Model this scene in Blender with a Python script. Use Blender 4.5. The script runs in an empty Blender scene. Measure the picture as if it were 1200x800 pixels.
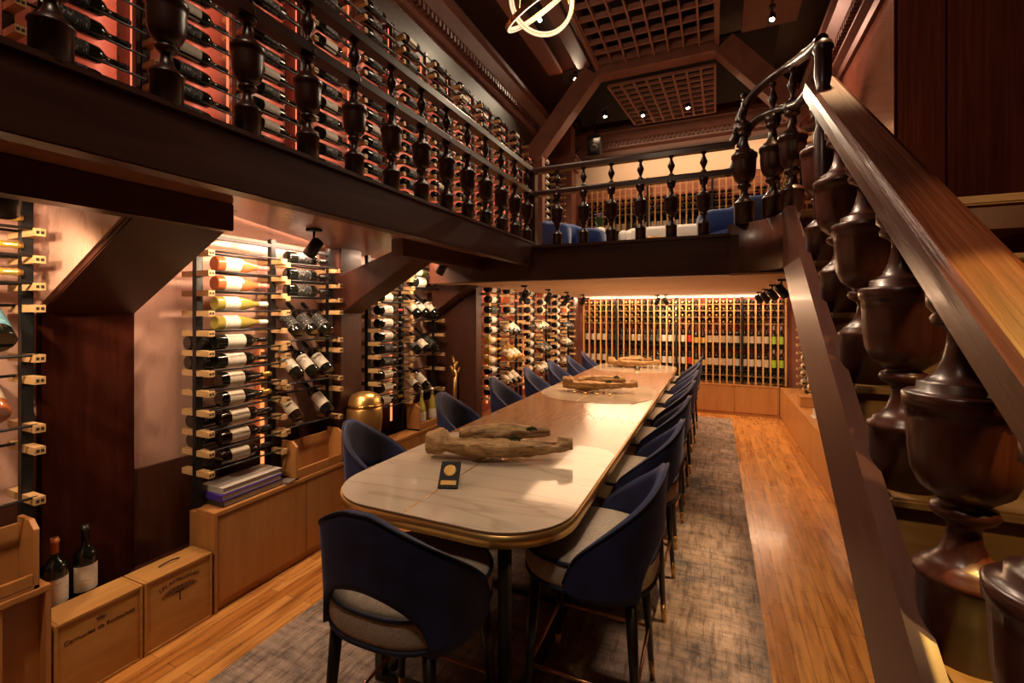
import bpy, bmesh, math, random
from mathutils import Vector, Matrix, Euler
random.seed(11)
S = bpy.context.scene
COL = S.collection
PI = math.pi
def R(d): return math.radians(d)

# ------------------------------------------------------------------ camera model (for culling only)
YAW = R(24.02); CC, SS = math.cos(YAW), math.sin(YAW); H = 2.0; F = 534.0; V0 = 366.0
def proj(x, y, z):
    fw = -x*SS + y*CC
    if fw < 0.05: return None
    return 600 + F*(x*CC + y*SS)/fw, V0 + F*(H - z)/fw
def inview(x, y, z, m=45):
    p = proj(x, y, z)
    return p is not None and -m < p[0] < 1200+m and -m < p[1] < 800+m

# ------------------------------------------------------------------ materials
def new_mat(name):
    m = bpy.data.materials.new(name); m.use_nodes = True
    nt = m.node_tree; b = nt.nodes['Principled BSDF']
    return m, nt, b
def plain(name, col, rough=.5, metal=0., coat=0., trans=0., emit=None, es=0., sheen=0., ior=1.5):
    m, nt, b = new_mat(name)
    b.inputs['Base Color'].default_value = (*col, 1); b.inputs['Roughness'].default_value = rough
    b.inputs['Metallic'].default_value = metal; b.inputs['Coat Weight'].default_value = coat
    b.inputs['Transmission Weight'].default_value = trans; b.inputs['IOR'].default_value = ior
    if sheen: b.inputs['Sheen Weight'].default_value = sheen; b.inputs['Sheen Roughness'].default_value = .35
    if emit:
        b.inputs['Emission Color'].default_value = (*emit, 1); b.inputs['Emission Strength'].default_value = es
    return m
def nd(nt, typ, **kw):
    n = nt.nodes.new(typ)
    for k, v in kw.items(): setattr(n, k, v)
    return n
def ramp(nt, stops):
    r = nd(nt, 'ShaderNodeValToRGB'); e = r.color_ramp.elements
    while len(e) < len(stops): e.new(.5)
    for i, (p, c) in enumerate(stops): e[i].position = p; e[i].color = (*c, 1)
    return r
def wood(name, c1, c2, scale=(9, 9, .7), rough=.35, coat=.0, bump=.0, detail=6, rvar=.08, spec=.5, slope=None):
    m, nt, b = new_mat(name); L = nt.links.new
    tc = nd(nt, 'ShaderNodeTexCoord'); mp = nd(nt, 'ShaderNodeMapping'); mp.inputs['Scale'].default_value = scale
    if slope is not None:
        mp.vector_type = 'TEXTURE'; mp.inputs['Scale'].default_value = [1/c for c in scale]; mp.inputs['Rotation'].default_value = (slope, 0, 0)
    no = nd(nt, 'ShaderNodeTexNoise'); no.inputs['Scale'].default_value = 2.2; no.inputs['Detail'].default_value = detail
    no.inputs['Roughness'].default_value = .6; no.inputs['Distortion'].default_value = .6
    rp = ramp(nt, [(.28, c1), (.72, c2)])
    L(tc.outputs['Object'], mp.inputs['Vector']); L(mp.outputs['Vector'], no.inputs['Vector'])
    L(no.outputs['Fac'], rp.inputs['Fac']); L(rp.outputs['Color'], b.inputs['Base Color'])
    mr = nd(nt, 'ShaderNodeMapRange'); mr.inputs['To Min'].default_value = rough - rvar; mr.inputs['To Max'].default_value = rough + rvar
    L(no.outputs['Fac'], mr.inputs['Value']); L(mr.outputs['Result'], b.inputs['Roughness'])
    b.inputs['Coat Weight'].default_value = coat; b.inputs['Coat Roughness'].default_value = .15
    b.inputs['Specular IOR Level'].default_value = spec
    if bump:
        bp = nd(nt, 'ShaderNodeBump'); bp.inputs['Strength'].default_value = bump; bp.inputs['Distance'].default_value = .004
        L(no.outputs['Fac'], bp.inputs['Height']); L(bp.outputs['Normal'], b.inputs['Normal'])
    return m
M = {}
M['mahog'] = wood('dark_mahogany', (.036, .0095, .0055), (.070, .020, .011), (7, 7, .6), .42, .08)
M['mahog_y'] = wood('dark_mahogany_beam', (.040, .011, .006), (.072, .021, .011), (7, .6, 7), .40, .1)
M['mahog_x'] = wood('dark_mahogany_cross', (.040, .011, .006), (.072, .021, .011), (.6, 7, 7), .40, .1)
M['turned_dark'] = wood('dark_turned_wood', (.024, .0065, .0045), (.050, .0135, .008), (9, 9, 1.2), .33, .2)
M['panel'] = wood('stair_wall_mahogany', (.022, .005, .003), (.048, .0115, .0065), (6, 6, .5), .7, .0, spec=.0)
M['turned'] = wood('turned_mahogany', (.046, .0115, .007), (.090, .024, .013), (9, 9, 1.2), .33, .2)
M['string'] = wood('stringer_wood', (.085, .027, .017), (.135, .048, .029), (8, .7, 9), .44, .06, slope=math.atan(.712))
M['rail'] = wood('handrail_oak', (.038, .0095, .005), (.125, .036, .018), (30, .8, 30), .36, .2, bump=.5, slope=math.atan(.712))
M['tread'] = wood('worn_tread', (.15, .078, .030), (.26, .15, .062), (1.2, 9, 9), .45, .05)
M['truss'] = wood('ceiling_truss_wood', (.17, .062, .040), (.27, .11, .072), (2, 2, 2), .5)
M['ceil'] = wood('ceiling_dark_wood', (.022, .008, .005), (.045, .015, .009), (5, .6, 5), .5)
M['ceil_lit'] = wood('ceiling_lit_wood', (.16, .066, .042), (.24, .105, .068), (4, .5, 4), .5)  # lamplight on the ceiling boards is put into this lighter colour
M['void'] = plain('recess_shade_boarding', (.006, .0026, .0018), .8)  # near black stands in for the shade of the ceiling recess
M['cornice'] = wood('cornice_wood', (.075, .026, .017), (.13, .046, .030), (2, 2, 2), .45)
M['lattice'] = wood('lattice_wood', (.20, .08, .05), (.30, .125, .085), (3, 3, 3), .5)
M['lacquer'] = wood('rose_lacquer_panel', (.44, .25, .19), (.60, .37, .29), (1.6, 1.6, .6), .28, .3, rvar=.06)
M['lacquer_red'] = wood('red_copper_panel', (.28, .10, .068), (.42, .17, .12), (1.6, 1.6, .6), .35, .2)
M['red_lit'] = wood('red_lit_panel', (.36, .060, .036), (.48, .10, .06), (1.6, 1.6, .6), .4, .1)  # red lacquer deepened: the red glow behind the bottles is put into its colour
M['soffit'] = wood('soffit_copper_wood', (.26, .115, .078), (.42, .20, .14), (3, 1.2, 3), .30, .25)
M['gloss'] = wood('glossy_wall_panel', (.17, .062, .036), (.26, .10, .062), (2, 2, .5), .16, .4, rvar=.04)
M['cream'] = plain('cream_plaster', (.78, .61, .45), .7)
M['maple'] = wood('maple_veneer', (.34, .145, .042), (.44, .205, .068), (5, 5, .5), .38, .1)
M['peg'] = wood('pale_oak_peg', (.42, .25, .105), (.58, .37, .175), (3, 14, 14), .5)
M['batten'] = wood('pale_batten', (.46, .25, .08), (.60, .34, .13), (10, 10, .8), .45)
M['pine'] = wood('crate_pine', (.36, .165, .042), (.52, .28, .085), (3.2, 1.0, 5.0), .55, detail=3)
M['black'] = plain('black_metal', (.010, .010, .011), .42, .3)
M['medal'] = plain('gold_medal', (.70, .42, .12), .5, .5)
M['slot'] = plain('dark_slot', (.012, .008, .006), .8)
M['brass'] = plain('polished_brass', (.62, .36, .11), .22, 1.)
M['brass_soft'] = plain('brushed_brass', (.74, .45, .15), .33, .92)
M['copper'] = plain('copper_rod', (.50, .24, .12), .3, 1.)
M['cream_fab'] = None
M['ink'] = plain('burnt_ink', (.03, .012, .006), .7)
M['white'] = plain('white_upholstery', (.55, .50, .46), .8, sheen=.3)
M['blue'] = plain('royal_blue_velvet', (.018, .05, .21), .7, sheen=.6)
M['legwood'] = plain('ebonised_wood', (.014, .009, .007), .35, coat=.15)
M['paper'] = plain('paper_block', (.50, .42, .33), .8)
M['cover_blue'] = plain('violet_cover', (.06, .03, .30), .4)
M['cover_grey'] = plain('grey_cover', (.16, .13, .12), .4)
M['cover_white'] = plain('pale_cover', (.45, .41, .38), .4)
M['cover_dark'] = plain('dark_cover', (.03, .025, .025), .4)
M['moss'] = plain('green_moss', (.025, .05, .012), .95)
M['leaf'] = plain('leaf_green', (.05, .10, .02), .6)
M['petal'] = plain('lilac_petal', (.30, .15, .35), .7)
M['pot'] = plain('cream_pot', (.55, .47, .36), .5)
M['wax'] = plain('candle_wax', (.8, .6, .3), .6, emit=(1., .62, .2), es=3.)
M['clear'] = plain('clear_glass', (1, 1, 1), .03, trans=1.)
M['led_warm'] = plain('warm_led', (.08, .06, .04), .5, emit=(1., .76, .48), es=.85)
M['led_red'] = plain('red_led', (.1, .03, .01), .5, emit=(1., .22, .10), es=1.2)
M['glow_orange'] = plain('orange_wall_glow', (.1, .04, .01), .5, emit=(1., .26, .07), es=1.6)  # added glow standing in for warm light on the rack walls, no real strip
M['led_pink'] = plain('pink_led', (1, .5, .5), .5, emit=(1., .50, .36), es=4.)
M['bulb'] = plain('spot_bulb', (1, .9, .7), .5, emit=(1., .78, .5), es=60.)
# bottles
M['g_dark'] = plain('dark_green_glass', (.006, .007, .005), .09, coat=.5)
M['g_brown'] = plain('dark_brown_glass', (.014, .006, .004), .10, coat=.5)
M['g_rose'] = plain('rose_wine_glass', (.62, .17, .06), .07, trans=.3, coat=.4)
M['g_white'] = plain('white_wine_glass', (.42, .34, .07), .07, trans=.3, coat=.4)
M['g_gold'] = plain('golden_wine_glass', (.60, .33, .05), .07, trans=.3, coat=.4)
M['g_green'] = plain('green_wine_glass', (.12, .20, .03), .08, trans=.3, coat=.4)
def label_mat(name, base, mark, scale=38.):
    m, nt, b = new_mat(name); L = nt.links.new
    tc = nd(nt, 'ShaderNodeTexCoord'); mp = nd(nt, 'ShaderNodeMapping'); mp.inputs['Scale'].default_value = (1, 1, 2.4)
    no = nd(nt, 'ShaderNodeTexNoise'); no.inputs['Scale'].default_value = scale; no.inputs['Detail'].default_value = 1
    rp = ramp(nt, [(.60, base), (.68, mark)])
    L(tc.outputs['Object'], mp.inputs['Vector']); L(mp.outputs['Vector'], no.inputs['Vector']); L(no.outputs['Fac'], rp.inputs['Fac'])
    L(rp.outputs['Color'], b.inputs['Base Color']); b.inputs['Roughness'].default_value = .6
    return m
M['l_white'] = label_mat('white_label', (.60, .55, .48), (.50, .38, .28))
M['l_beige'] = label_mat('beige_label', (.58, .50, .40), (.48, .40, .30))
M['l_black'] = label_mat('black_label', (.02, .02, .022), (.35, .33, .30), 55)
M['l_blue'] = label_mat('blue_label', (.10, .30, .42), (.30, .45, .50))
M['l_green'] = label_mat('lime_label', (.38, .62, .05), (.2, .4, .02))
M['l_red'] = label_mat('red_label', (.55, .04, .03), (.3, .02, .02))
M['l_yellow'] = label_mat('yellow_label', (.62, .40, .08), (.3, .16, .03))
M['c_pink'] = plain('pink_capsule', (.68, .19, .15), .35, .3)
M['c_white'] = plain('white_capsule', (.70, .66, .60), .4)
M['c_black'] = plain('black_capsule', (.015, .013, .013), .35, .2)
M['c_red'] = plain('red_capsule', (.30, .03, .02), .35, .3)
M['c_gold'] = plain('gold_capsule', (.60, .38, .10), .3, .8)
M['c_orange'] = plain('orange_capsule', (.45, .13, .04), .4)

def cloth(name, c1, c2, scale, rough=.9, sheen=0., stretch=(1, 1, 1)):
    m, nt, b = new_mat(name); L = nt.links.new
    tc = nd(nt, 'ShaderNodeTexCoord'); mp = nd(nt, 'ShaderNodeMapping'); mp.inputs['Scale'].default_value = stretch
    no = nd(nt, 'ShaderNodeTexNoise'); no.inputs['Scale'].default_value = scale; no.inputs['Detail'].default_value = 3
    rp = ramp(nt, [(.35, c1), (.65, c2)])
    L(tc.outputs['Object'], mp.inputs['Vector']); L(mp.outputs['Vector'], no.inputs['Vector'])
    L(no.outputs['Fac'], rp.inputs['Fac']); L(rp.outputs['Color'], b.inputs['Base Color'])
    b.inputs['Roughness'].default_value = rough
    if sheen:
        b.inputs['Sheen Weight'].default_value = sheen; b.inputs['Sheen Roughness'].default_value = .3
        b.inputs['Sheen Tint'].default_value = (.25, .3, .6, 1)
    return m
M['cream_fab'] = cloth('woven_oatmeal_fabric', (.40, .33, .26), (.52, .44, .35), 90)
M['navy'] = cloth('navy_velvet', (.0065, .010, .044), (.015, .025, .100), 7, .75, .25)
M['piping'] = plain('navy_piping', (.007, .010, .035), .7)
M['drift'] = wood('driftwood', (.15, .068, .022), (.64, .41, .18), (2.6, 16, 16), .75, bump=1., detail=9)

def floor_mat():
    m, nt, b = new_mat('strip_maple_floor'); L = nt.links.new
    tc = nd(nt, 'ShaderNodeTexCoord'); mp = nd(nt, 'ShaderNodeMapping'); mp.inputs['Rotation'].default_value = (0, 0, PI/2)
    br = nd(nt, 'ShaderNodeTexBrick'); br.offset = .37; br.offset_frequency = 2
    br.inputs['Color1'].default_value = (.42, .165, .036, 1); br.inputs['Color2'].default_value = (.64, .31, .090, 1)
    br.inputs['Mortar'].default_value = (.10, .035, .012, 1)
    for k, v in (('Scale', 1.), ('Mortar Size', .0016), ('Mortar Smooth', .2), ('Bias', 0.), ('Brick Width', 1.15), ('Row Height', .084)): br.inputs[k].default_value = v
    no = nd(nt, 'ShaderNodeTexNoise'); no.inputs['Scale'].default_value = 3.; no.inputs['Detail'].default_value = 6
    m2 = nd(nt, 'ShaderNodeMapping'); m2.inputs['Scale'].default_value = (9, .8, 1)
    rp = ramp(nt, [(.3, (.45, .36, .30)), (.5, (.92, .9, .86)), (.7, (1.15, 1.12, 1.05))])
    mx = nd(nt, 'ShaderNodeMix', data_type='RGBA', blend_type='MULTIPLY'); mx.inputs['Factor'].default_value = 1.
    L(tc.outputs['Object'], mp.inputs['Vector']); L(mp.outputs['Vector'], br.inputs['Vector'])
    L(tc.outputs['Object'], m2.inputs['Vector']); L(m2.outputs['Vector'], no.inputs['Vector']); L(no.outputs['Fac'], rp.inputs['Fac'])
    L(br.outputs['Color'], mx.inputs['A']); L(rp.outputs['Color'], mx.inputs['B']); L(mx.outputs['Result'], b.inputs['Base Color'])
    n3 = nd(nt, 'ShaderNodeTexNoise'); n3.inputs['Scale'].default_value = 2.2; n3.inputs['Detail'].default_value = 3
    mr = nd(nt, 'ShaderNodeMapRange'); mr.inputs['To Min'].default_value = .14; mr.inputs['To Max'].default_value = .42
    L(tc.outputs['Object'], n3.inputs['Vector']); L(n3.outputs['Fac'], mr.inputs['Value']); L(mr.outputs['Result'], b.inputs['Roughness'])
    b.inputs['Coat Weight'].default_value = .25; b.inputs['Coat Roughness'].default_value = .12
    bp = nd(nt, 'ShaderNodeBump'); bp.inputs['Strength'].default_value = .25; bp.inputs['Distance'].default_value = .003
    L(n3.outputs['Fac'], bp.inputs['Height']); L(bp.outputs['Normal'], b.inputs['Normal'])
    return m
M['floor'] = floor_mat()
def rug_mat():
    m, nt, b = new_mat('distressed_rug'); L = nt.links.new
    tc = nd(nt, 'ShaderNodeTexCoord')
    def noise(sc, scale, det, rgh=.6):
        mp = nd(nt, 'ShaderNodeMapping'); mp.inputs['Scale'].default_value = sc
        n = nd(nt, 'ShaderNodeTexNoise'); n.inputs['Scale'].default_value = scale; n.inputs['Detail'].default_value = det; n.inputs['Roughness'].default_value = rgh
        L(tc.outputs['Object'], mp.inputs['Vector']); L(mp.outputs['Vector'], n.inputs['Vector']); return n
    a = noise((1, 1, 1), 1.5, 9, .72); r1 = ramp(nt, [(.37, (.13, .115, .115)), (.46, (.27, .21, .175)), (.56, (.36, .275, .23)), (.68, (.52, .45, .40))])
    L(a.outputs['Fac'], r1.inputs['Fac'])
    w = noise((9, 1.1, 1), 2.6, 9, .8); r2 = ramp(nt, [(.40, (.34, .32, .33)), (.52, (1., 1., 1.))])
    L(w.outputs['Fac'], r2.inputs['Fac'])
    w2 = noise((1.1, 8, 1), 2.2, 9, .78); r3 = ramp(nt, [(.36, (.42, .40, .41)), (.55, (1.05, 1.03, 1.))])
    L(w2.outputs['Fac'], r3.inputs['Fac'])
    x = nd(nt, 'ShaderNodeMix', data_type='RGBA', blend_type='MULTIPLY'); x.inputs['Factor'].default_value = .75
    L(r1.outputs['Color'], x.inputs['A']); L(r2.outputs['Color'], x.inputs['B'])
    y = nd(nt, 'ShaderNodeMix', data_type='RGBA', blend_type='MULTIPLY'); y.inputs['Factor'].default_value = .75
    L(x.outputs['Result'], y.inputs['A']); L(r3.outputs['Color'], y.inputs['B']); L(y.outputs['Result'], b.inputs['Base Color'])
    b.inputs['Roughness'].default_value = .95; b.inputs['Specular IOR Level'].default_value = .15
    return m
M['rug'] = rug_mat()
def marble_mat():
    m, nt, b = new_mat('cream_marble'); L = nt.links.new
    tc = nd(nt, 'ShaderNodeTexCoord'); mp = nd(nt, 'ShaderNodeMapping'); mp.inputs['Rotation'].default_value = (0, 0, R(24)); mp.inputs['Scale'].default_value = (.55, 1.8, 1)
    wv = nd(nt, 'ShaderNodeTexNoise'); wv.inputs['Scale'].default_value = 1.1; wv.inputs['Detail'].default_value = 3; wv.inputs['Distortion'].default_value = 1.2
    rp = ramp(nt, [(.0, (.62, .52, .41)), (.462, (.60, .50, .39)), (.496, (.46, .375, .28)), (.507, (.57, .47, .365)), (1., (.64, .545, .43))])
    L(tc.outputs['Object'], mp.inputs['Vector']); L(mp.outputs['Vector'], wv.inputs['Vector']); L(wv.outputs['Fac'], rp.inputs['Fac'])
    L(rp.outputs['Color'], b.inputs['Base Color']); b.inputs['Roughness'].default_value = .10; b.inputs['Coat Weight'].default_value = .3
    return m
M['marble'] = marble_mat()
M['leaf_top'] = wood('bronze_table_leaf', (.27, .13, .06), (.33, .165, .08), (14, .8, 1), .22, .3, rvar=.015)

# ------------------------------------------------------------------ mesh builder
class MB:
    def __init__(s): s.v = []; s.f = []; s.m = []; s.s = []
    def add(s, vs, fs, mi=0, smooth=False):
        o = len(s.v); s.v += [tuple(p) for p in vs]
        for f in fs: s.f.append([o+i for i in f]); s.m.append(mi); s.s.append(smooth)
        return s
    def box(s, x0, x1, y0, y1, z0, z1, mi=0, mat=None):
        vs = [Vector(p) for p in ((x0,y0,z0),(x1,y0,z0),(x1,y1,z0),(x0,y1,z0),(x0,y0,z1),(x1,y0,z1),(x1,y1,z1),(x0,y1,z1))]
        if mat is not None: vs = [mat @ p for p in vs]
        return s.add(vs, [(0,3,2,1),(4,5,6,7),(0,1,5,4),(1,2,6,5),(2,3,7,6),(3,0,4,7)], mi)
    def prism(s, poly, axis, a, b, mi=0, smooth=False):
        # polygon in the two other axes, extruded along axis between a and b
        def P(p, t): return {'x': (t, p[0], p[1]), 'y': (p[0], t, p[1]), 'z': (p[0], p[1], t)}[axis]
        n = len(poly); vs = [P(p, a) for p in poly] + [P(p, b) for p in poly]
        s.add(vs, [list(range(n))[::-1], list(range(n, 2*n))], mi)
        o = len(s.v) - 2*n
        for i in range(n): s.f.append([o+i, o+(i+1)%n, o+n+(i+1)%n, o+n+i]); s.m.append(mi); s.s.append(smooth)
        return s
    def lathe(s, prof, n=20, mat=None, mi=0, flute=0., k=0, caps=True, frange=None):
        vs = []
        for (r, z) in prof:
            for i in range(n):
                a = 2*PI*i/n; rr = r
                if flute and (frange is None or frange[0] <= z <= frange[1]): rr = r*(1 + flute*(abs(math.cos(a*k/2)) - .6))
                vs.append(Vector((rr*math.cos(a), rr*math.sin(a), z)))
        if mat is not None: vs = [mat @ p for p in vs]
        fs = []
        for j in range(len(prof)-1):
            for i in range(n): fs.append((j*n+i, j*n+(i+1)%n, (j+1)*n+(i+1)%n, (j+1)*n+i))
        s.add(vs, fs, mi, True)
        o = len(s.v) - len(vs)
        if caps:
            s.f.append([o+i for i in range(n)][::-1]); s.m.append(mi); s.s.append(False)
            s.f.append([o+(len(prof)-1)*n+i for i in range(n)]); s.m.append(mi); s.s.append(False)
        return s
    def rod(s, p0, p1, r0, r1=None, n=8, mi=0):
        p0, p1 = Vector(p0), Vector(p1); d = p1-p0
        q = d.to_track_quat('Z', 'Y').to_matrix().to_4x4(); q.translation = p0
        return s.lathe([(r0, 0), (r1 if r1 is not None else r0, d.length)], n, q, mi)
    def tube(s, pts, r, n=8, closed=False, mi=0, prof=None, up=Vector((0, 0, 1)), smooth=True):
        pts = [Vector(p) for p in pts]; N = len(pts)
        if prof is None: prof = [(r*math.cos(2*PI*i/n), r*math.sin(2*PI*i/n)) for i in range(n)]
        n = len(prof); vs = []
        for i, p in enumerate(pts):
            a = pts[(i-1) % N] if (closed or i > 0) else p; b = pts[(i+1) % N] if (closed or i < N-1) else p
            t = (b-a).normalized(); u = up if abs(t.dot(up)) < .97 else Vector((1, 0, 0))
            x = t.cross(u).normalized(); y = x.cross(t).normalized()
            vs += [p + x*c + y*d for c, d in prof]
        fs = []
        for i in range(N if closed else N-1):
            k = (i+1) % N
            for j in range(n): fs.append((i*n+j, k*n+j, k*n+(j+1)%n, i*n+(j+1)%n))
        s.add(vs, fs, mi, smooth)
        if not closed:
            o = len(s.v)-len(vs)
            s.f.append([o+j for j in range(n)]); s.m.append(mi); s.s.append(False)
            s.f.append([o+(N-1)*n+j for j in range(n)][::-1]); s.m.append(mi); s.s.append(False)
        return s
    def mesh(s, name, mats, bevel=0., seg=2):
        me = bpy.data.meshes.new(name); me.from_pydata(s.v, [], s.f)
        for m in mats: me.materials.append(m)
        for p, mi, sm in zip(me.polygons, s.m, s.s): p.material_index = mi; p.use_smooth = sm
        bm = bmesh.new(); bm.from_mesh(me); bmesh.ops.recalc_face_normals(bm, faces=bm.faces)
        if bevel:
            es = [e for e in bm.edges if len(e.link_faces) == 2 and e.calc_face_angle(0) > R(50)]
            bmesh.ops.bevel(bm, geom=es, offset=bevel, segments=seg, affect='EDGES', clamp_overlap=True)
        bm.to_mesh(me); bm.free(); me.update()
        return me
    def build(s, name, mats, parent=None, bevel=0., loc=None, seg=2):
        if not isinstance(mats, (list, tuple)): mats = [mats]
        return link(name, s.mesh(name, mats, bevel, seg), parent, loc)
def link(name, me, parent=None, loc=None, mw=None):
    o = bpy.data.objects.new(name, me); COL.objects.link(o)
    if parent is not None: o.parent = parent
    if loc is not None: o.location = loc
    if mw is not None: o.matrix_basis = mw
    return o
def tag(o, label=None, cat=None, group=None, kind=None):
    if label: o['label'] = label
    if cat: o['category'] = cat
    if group: o['group'] = group
    if kind: o['kind'] = kind
    return o
def empty(name, loc=(0, 0, 0), rz=0.):
    o = bpy.data.objects.new(name, None); o.empty_display_size = .1; COL.objects.link(o)
    o.location = loc; o.rotation_euler = (0, 0, rz); return o
def copy_tree(o, parent=None):
    c = o.copy(); COL.objects.link(c)
    if parent is not None: c.parent = parent
    for ch in list(o.children): copy_tree(ch, c)
    return c
def struct(name, mb, mat, bevel=0., parent=None, label=None, cat=None):
    o = mb.build(name, mat, parent, bevel)
    if parent is None: tag(o, label, cat, kind='structure')
    return o
def B(*a, **k): return MB().box(*a, **k)

# ------------------------------------------------------------------ dimensions
XL, XR, YB, YN, ZC = -3.45, 1.75, 10.3, -2.4, 6.75
XF = -1.714             # left gallery fascia
YF = 4.40               # back gallery fascia
ZG = 2.68               # gallery floor
XLB = -3.0              # left wall under the back gallery

# ------------------------------------------------------------------ the setting
struct('floor', B(XL-.2, XR+.2, YN, YB+.2, -.1, 0), M['floor'], label='strip maple floor with warm orange varnish', cat='floor')
struct('wall_left', B(XL-.15, XL, YN, YB+.2, 0, ZC), M['lacquer'], label='rose lacquered panel wall behind the left racks', cat='wall')
struct('wall_upper_left', B(XL, XL+.02, YN, YB, ZG+.02, 5.6), M['lacquer_red'], label='red copper panel behind the upper gallery racks', cat='wall')
struct('wall_back', B(XL-.2, XR+.2, YB, YB+.15, 0, ZC), M['lacquer_red'], label='copper red wall behind the far bottle grids', cat='wall')
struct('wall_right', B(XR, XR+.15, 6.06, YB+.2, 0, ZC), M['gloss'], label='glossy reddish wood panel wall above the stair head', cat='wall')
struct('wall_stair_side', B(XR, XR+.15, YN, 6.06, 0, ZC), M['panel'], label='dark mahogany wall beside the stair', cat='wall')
struct('wall_near', B(XL-.2, XR+.2, YN-.15, YN, 0, ZC), M['mahog'], label='dark wall behind the viewer', cat='wall')
struct('wall_lower_far_left', B(XL, XLB, 5.06, YB, 0, 2.33), M['red_lit'], label='copper wall behind the far left racks', cat='wall')
struct('trim_1', B(XL, XL+.03, YN, 5.0, 0, .98), M['mahog'], .004, label='dark wainscot below the left racks', cat='trim')
struct('trim_2', B(XR-.012, XR, 4.9, 4.93, ZG, 5.6).box(XR-.02, XR, 6.03, 6.06, ZG, 5.6), M['panel'], .004, label='dark vertical battens on the stair side wall', cat='trim')
# left gallery: slab + fascia ; back gallery: slab + fascia
struct('ceiling_left_soffit', B(XL, XF-.09, YN, YF, 2.60, ZG), M['soffit'], label='glossy copper soffit under the left gallery', cat='ceiling')
struct('trim_3', B(XF-.09, XF, YN, YF, 2.478, 2.70).box(XF-.10, XF+.012, YN, YF, 2.70, 2.725), M['mahog_y'], .004, label='dark fascia beam of the left gallery', cat='beam')
struct('floor_upper', B(XLB, XR, YF+.1, YB, 2.36, ZG), M['floor'], label='wooden floor of the back gallery', cat='floor')
struct('ceiling_back_soffit', B(XLB, XR, YF+.1, YB, 2.33, 2.36), M['cream'], label='cream ceiling under the back gallery', cat='ceiling')
struct('trim_4', B(XLB, .10, YF, YF+.1, 2.345, 2.66).box(XLB, .12, YF-.015, YF+.1, 2.33, 2.36).box(XF, .12, YF-.015, YF+.1, 2.66, 2.69), M['mahog_x'], .004, label='dark fascia beam of the back gallery', cat='beam')
# columns with knee braces
def column(name, y0, y1, x1, beam=None, brace=True, top=2.6, xb=-2.5, zb=2.47, label=''):
    mb = B(XL, x1, y0, y1, 0, top)
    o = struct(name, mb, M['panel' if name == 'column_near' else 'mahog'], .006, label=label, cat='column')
    if brace:
        br = MB().prism([(x1-.02, 1.98), (x1-.02, 2.34), (xb+.02, 2.62), (xb+.02, zb)], 'y', y0, y1)
        br.build('brace', M['mahog'], o, .006)
    return o
cn = column('column_near', 1.236, 1.685, -3.40, label='dark wood column with knee brace left of the crates')
MB().prism([(XL, 2.02), (XL, 2.6), (-2.56, 2.6), (-2.56, 2.46), (-3.40, 2.02)], 'y', 1.22, 1.235).build('spandrel_panel', M['lacquer'], cn)
column('column_middle', 3.22, 3.50, -3.18, label='dark wood column between the first and second lit racks', xb=-2.35)
column('column_far', 5.0, 5.16, -2.72, label='dark wood column at the corner under the back gallery', brace=False, top=2.36)
struct('trim_5', MB().prism([(-3.2, 1.98), (-3.2, 2.3), (-2.5, 2.6), (-2.5, 2.44)], 'y', 4.74, 5.0), M['mahog'], .006, label='knee brace below the soffit beside the far column', cat='beam')
struct('trim_6', B(-2.56, -2.44, YN, 1.685, 2.45, 2.60), M['mahog_y'], .006, label='dark lower beam above the near rack', cat='beam')
struct('trim_7', B(-2.42, -2.30, 3.0, 5.0, 2.46, 2.60), M['mahog_y'], .006, label='dark lower beam above the second lit rack', cat='beam')
struct('trim_8', B(XLB, -2.72, 9.3, 9.62, 0, 2.33), M['mahog'], .006, label='reddish dark pier in the far left corner', cat='column')
struct('trim_9', B(XL, -3.22, 1.66, 5.0, .0, .36).box(XL, -3.24, -1.0, 1.95, 0, .34), M['mahog'], .004, label='dark plinth at the foot of the left wall', cat='trim')
# upper walls: cornice, pilaster, ceiling
def cornice(name, path_axis, a, b, wall, sgn, label):
    prof = [(0, 5.52), (.05, 5.52), (.07, 5.60), (.16, 5.64), (.18, 5.74), (.24, 5.76), (.34, 5.90), (.40, 5.92), (.40, 5.99), (0, 5.99)]
    poly = [(wall + sgn*d, z) for d, z in prof]
    mb = MB()
    if path_axis == 'y': mb.prism(poly, 'y', a, b)
    else: mb.prism(poly, 'x', a, b)
    # dentils
    t = a + .05
    while t < b - .05:
        if path_axis == 'y': mb.box(min(wall+sgn*.17, wall+sgn*.235), max(wall+sgn*.17, wall+sgn*.235), t, t+.045, 5.67, 5.75)
        else: mb.box(t, t+.045, min(wall+sgn*.17, wall+sgn*.235), max(wall+sgn*.17, wall+sgn*.235), 5.67, 5.75)
        t += .09
    return struct(name, mb, M['cornice'], label=label, cat='cornice')
cornice('trim_10', 'y', YN, YB, XL, 1, 'dentilled cornice above the upper left racks')
cornice('trim_11', 'x', XL, XR, YB, -1, 'dentilled cornice on the upper back wall')
cornice('trim_12', 'y', YN, YB, XR, -1, 'dentilled cornice on the upper right wall')
struct('trim_13', B(XL, XL+.12, YN, YB, 5.06, 5.52).box(XL, XR, YB-.06, YB, 5.44, 5.52), M['ceil'], .01, label='dark frieze board below the upper cornice', cat='trim')
struct('trim_14', B(-3.12, -2.78, 9.35, 9.7, ZG, 5.05).box(-3.17, -2.73, 9.30, 9.75, 5.05, 5.15).box(-3.22, -2.68, 9.25, 9.8, 5.15, 5.24).box(-3.26, -2.64, 9.21, 9.84, 5.24, 5.3).box(-3.1, -2.8, 9.37, 9.68, 5.3, 6.0), M['truss'], .008, label='red wood pilaster with moulded capital in the back corner', cat='column')
struct('wall_upper_band', B(XL, XR, YB-.035, YB, 4.85, 5.44), M['cream'], label='pale band of wall above the upper back grid', cat='wall')
cl = struct('ceiling', B(XL-.2, XR+.2, YN, YB+.2, ZC, ZC+.1), M['void'], label='dark wooden ceiling', cat='ceiling')
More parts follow.
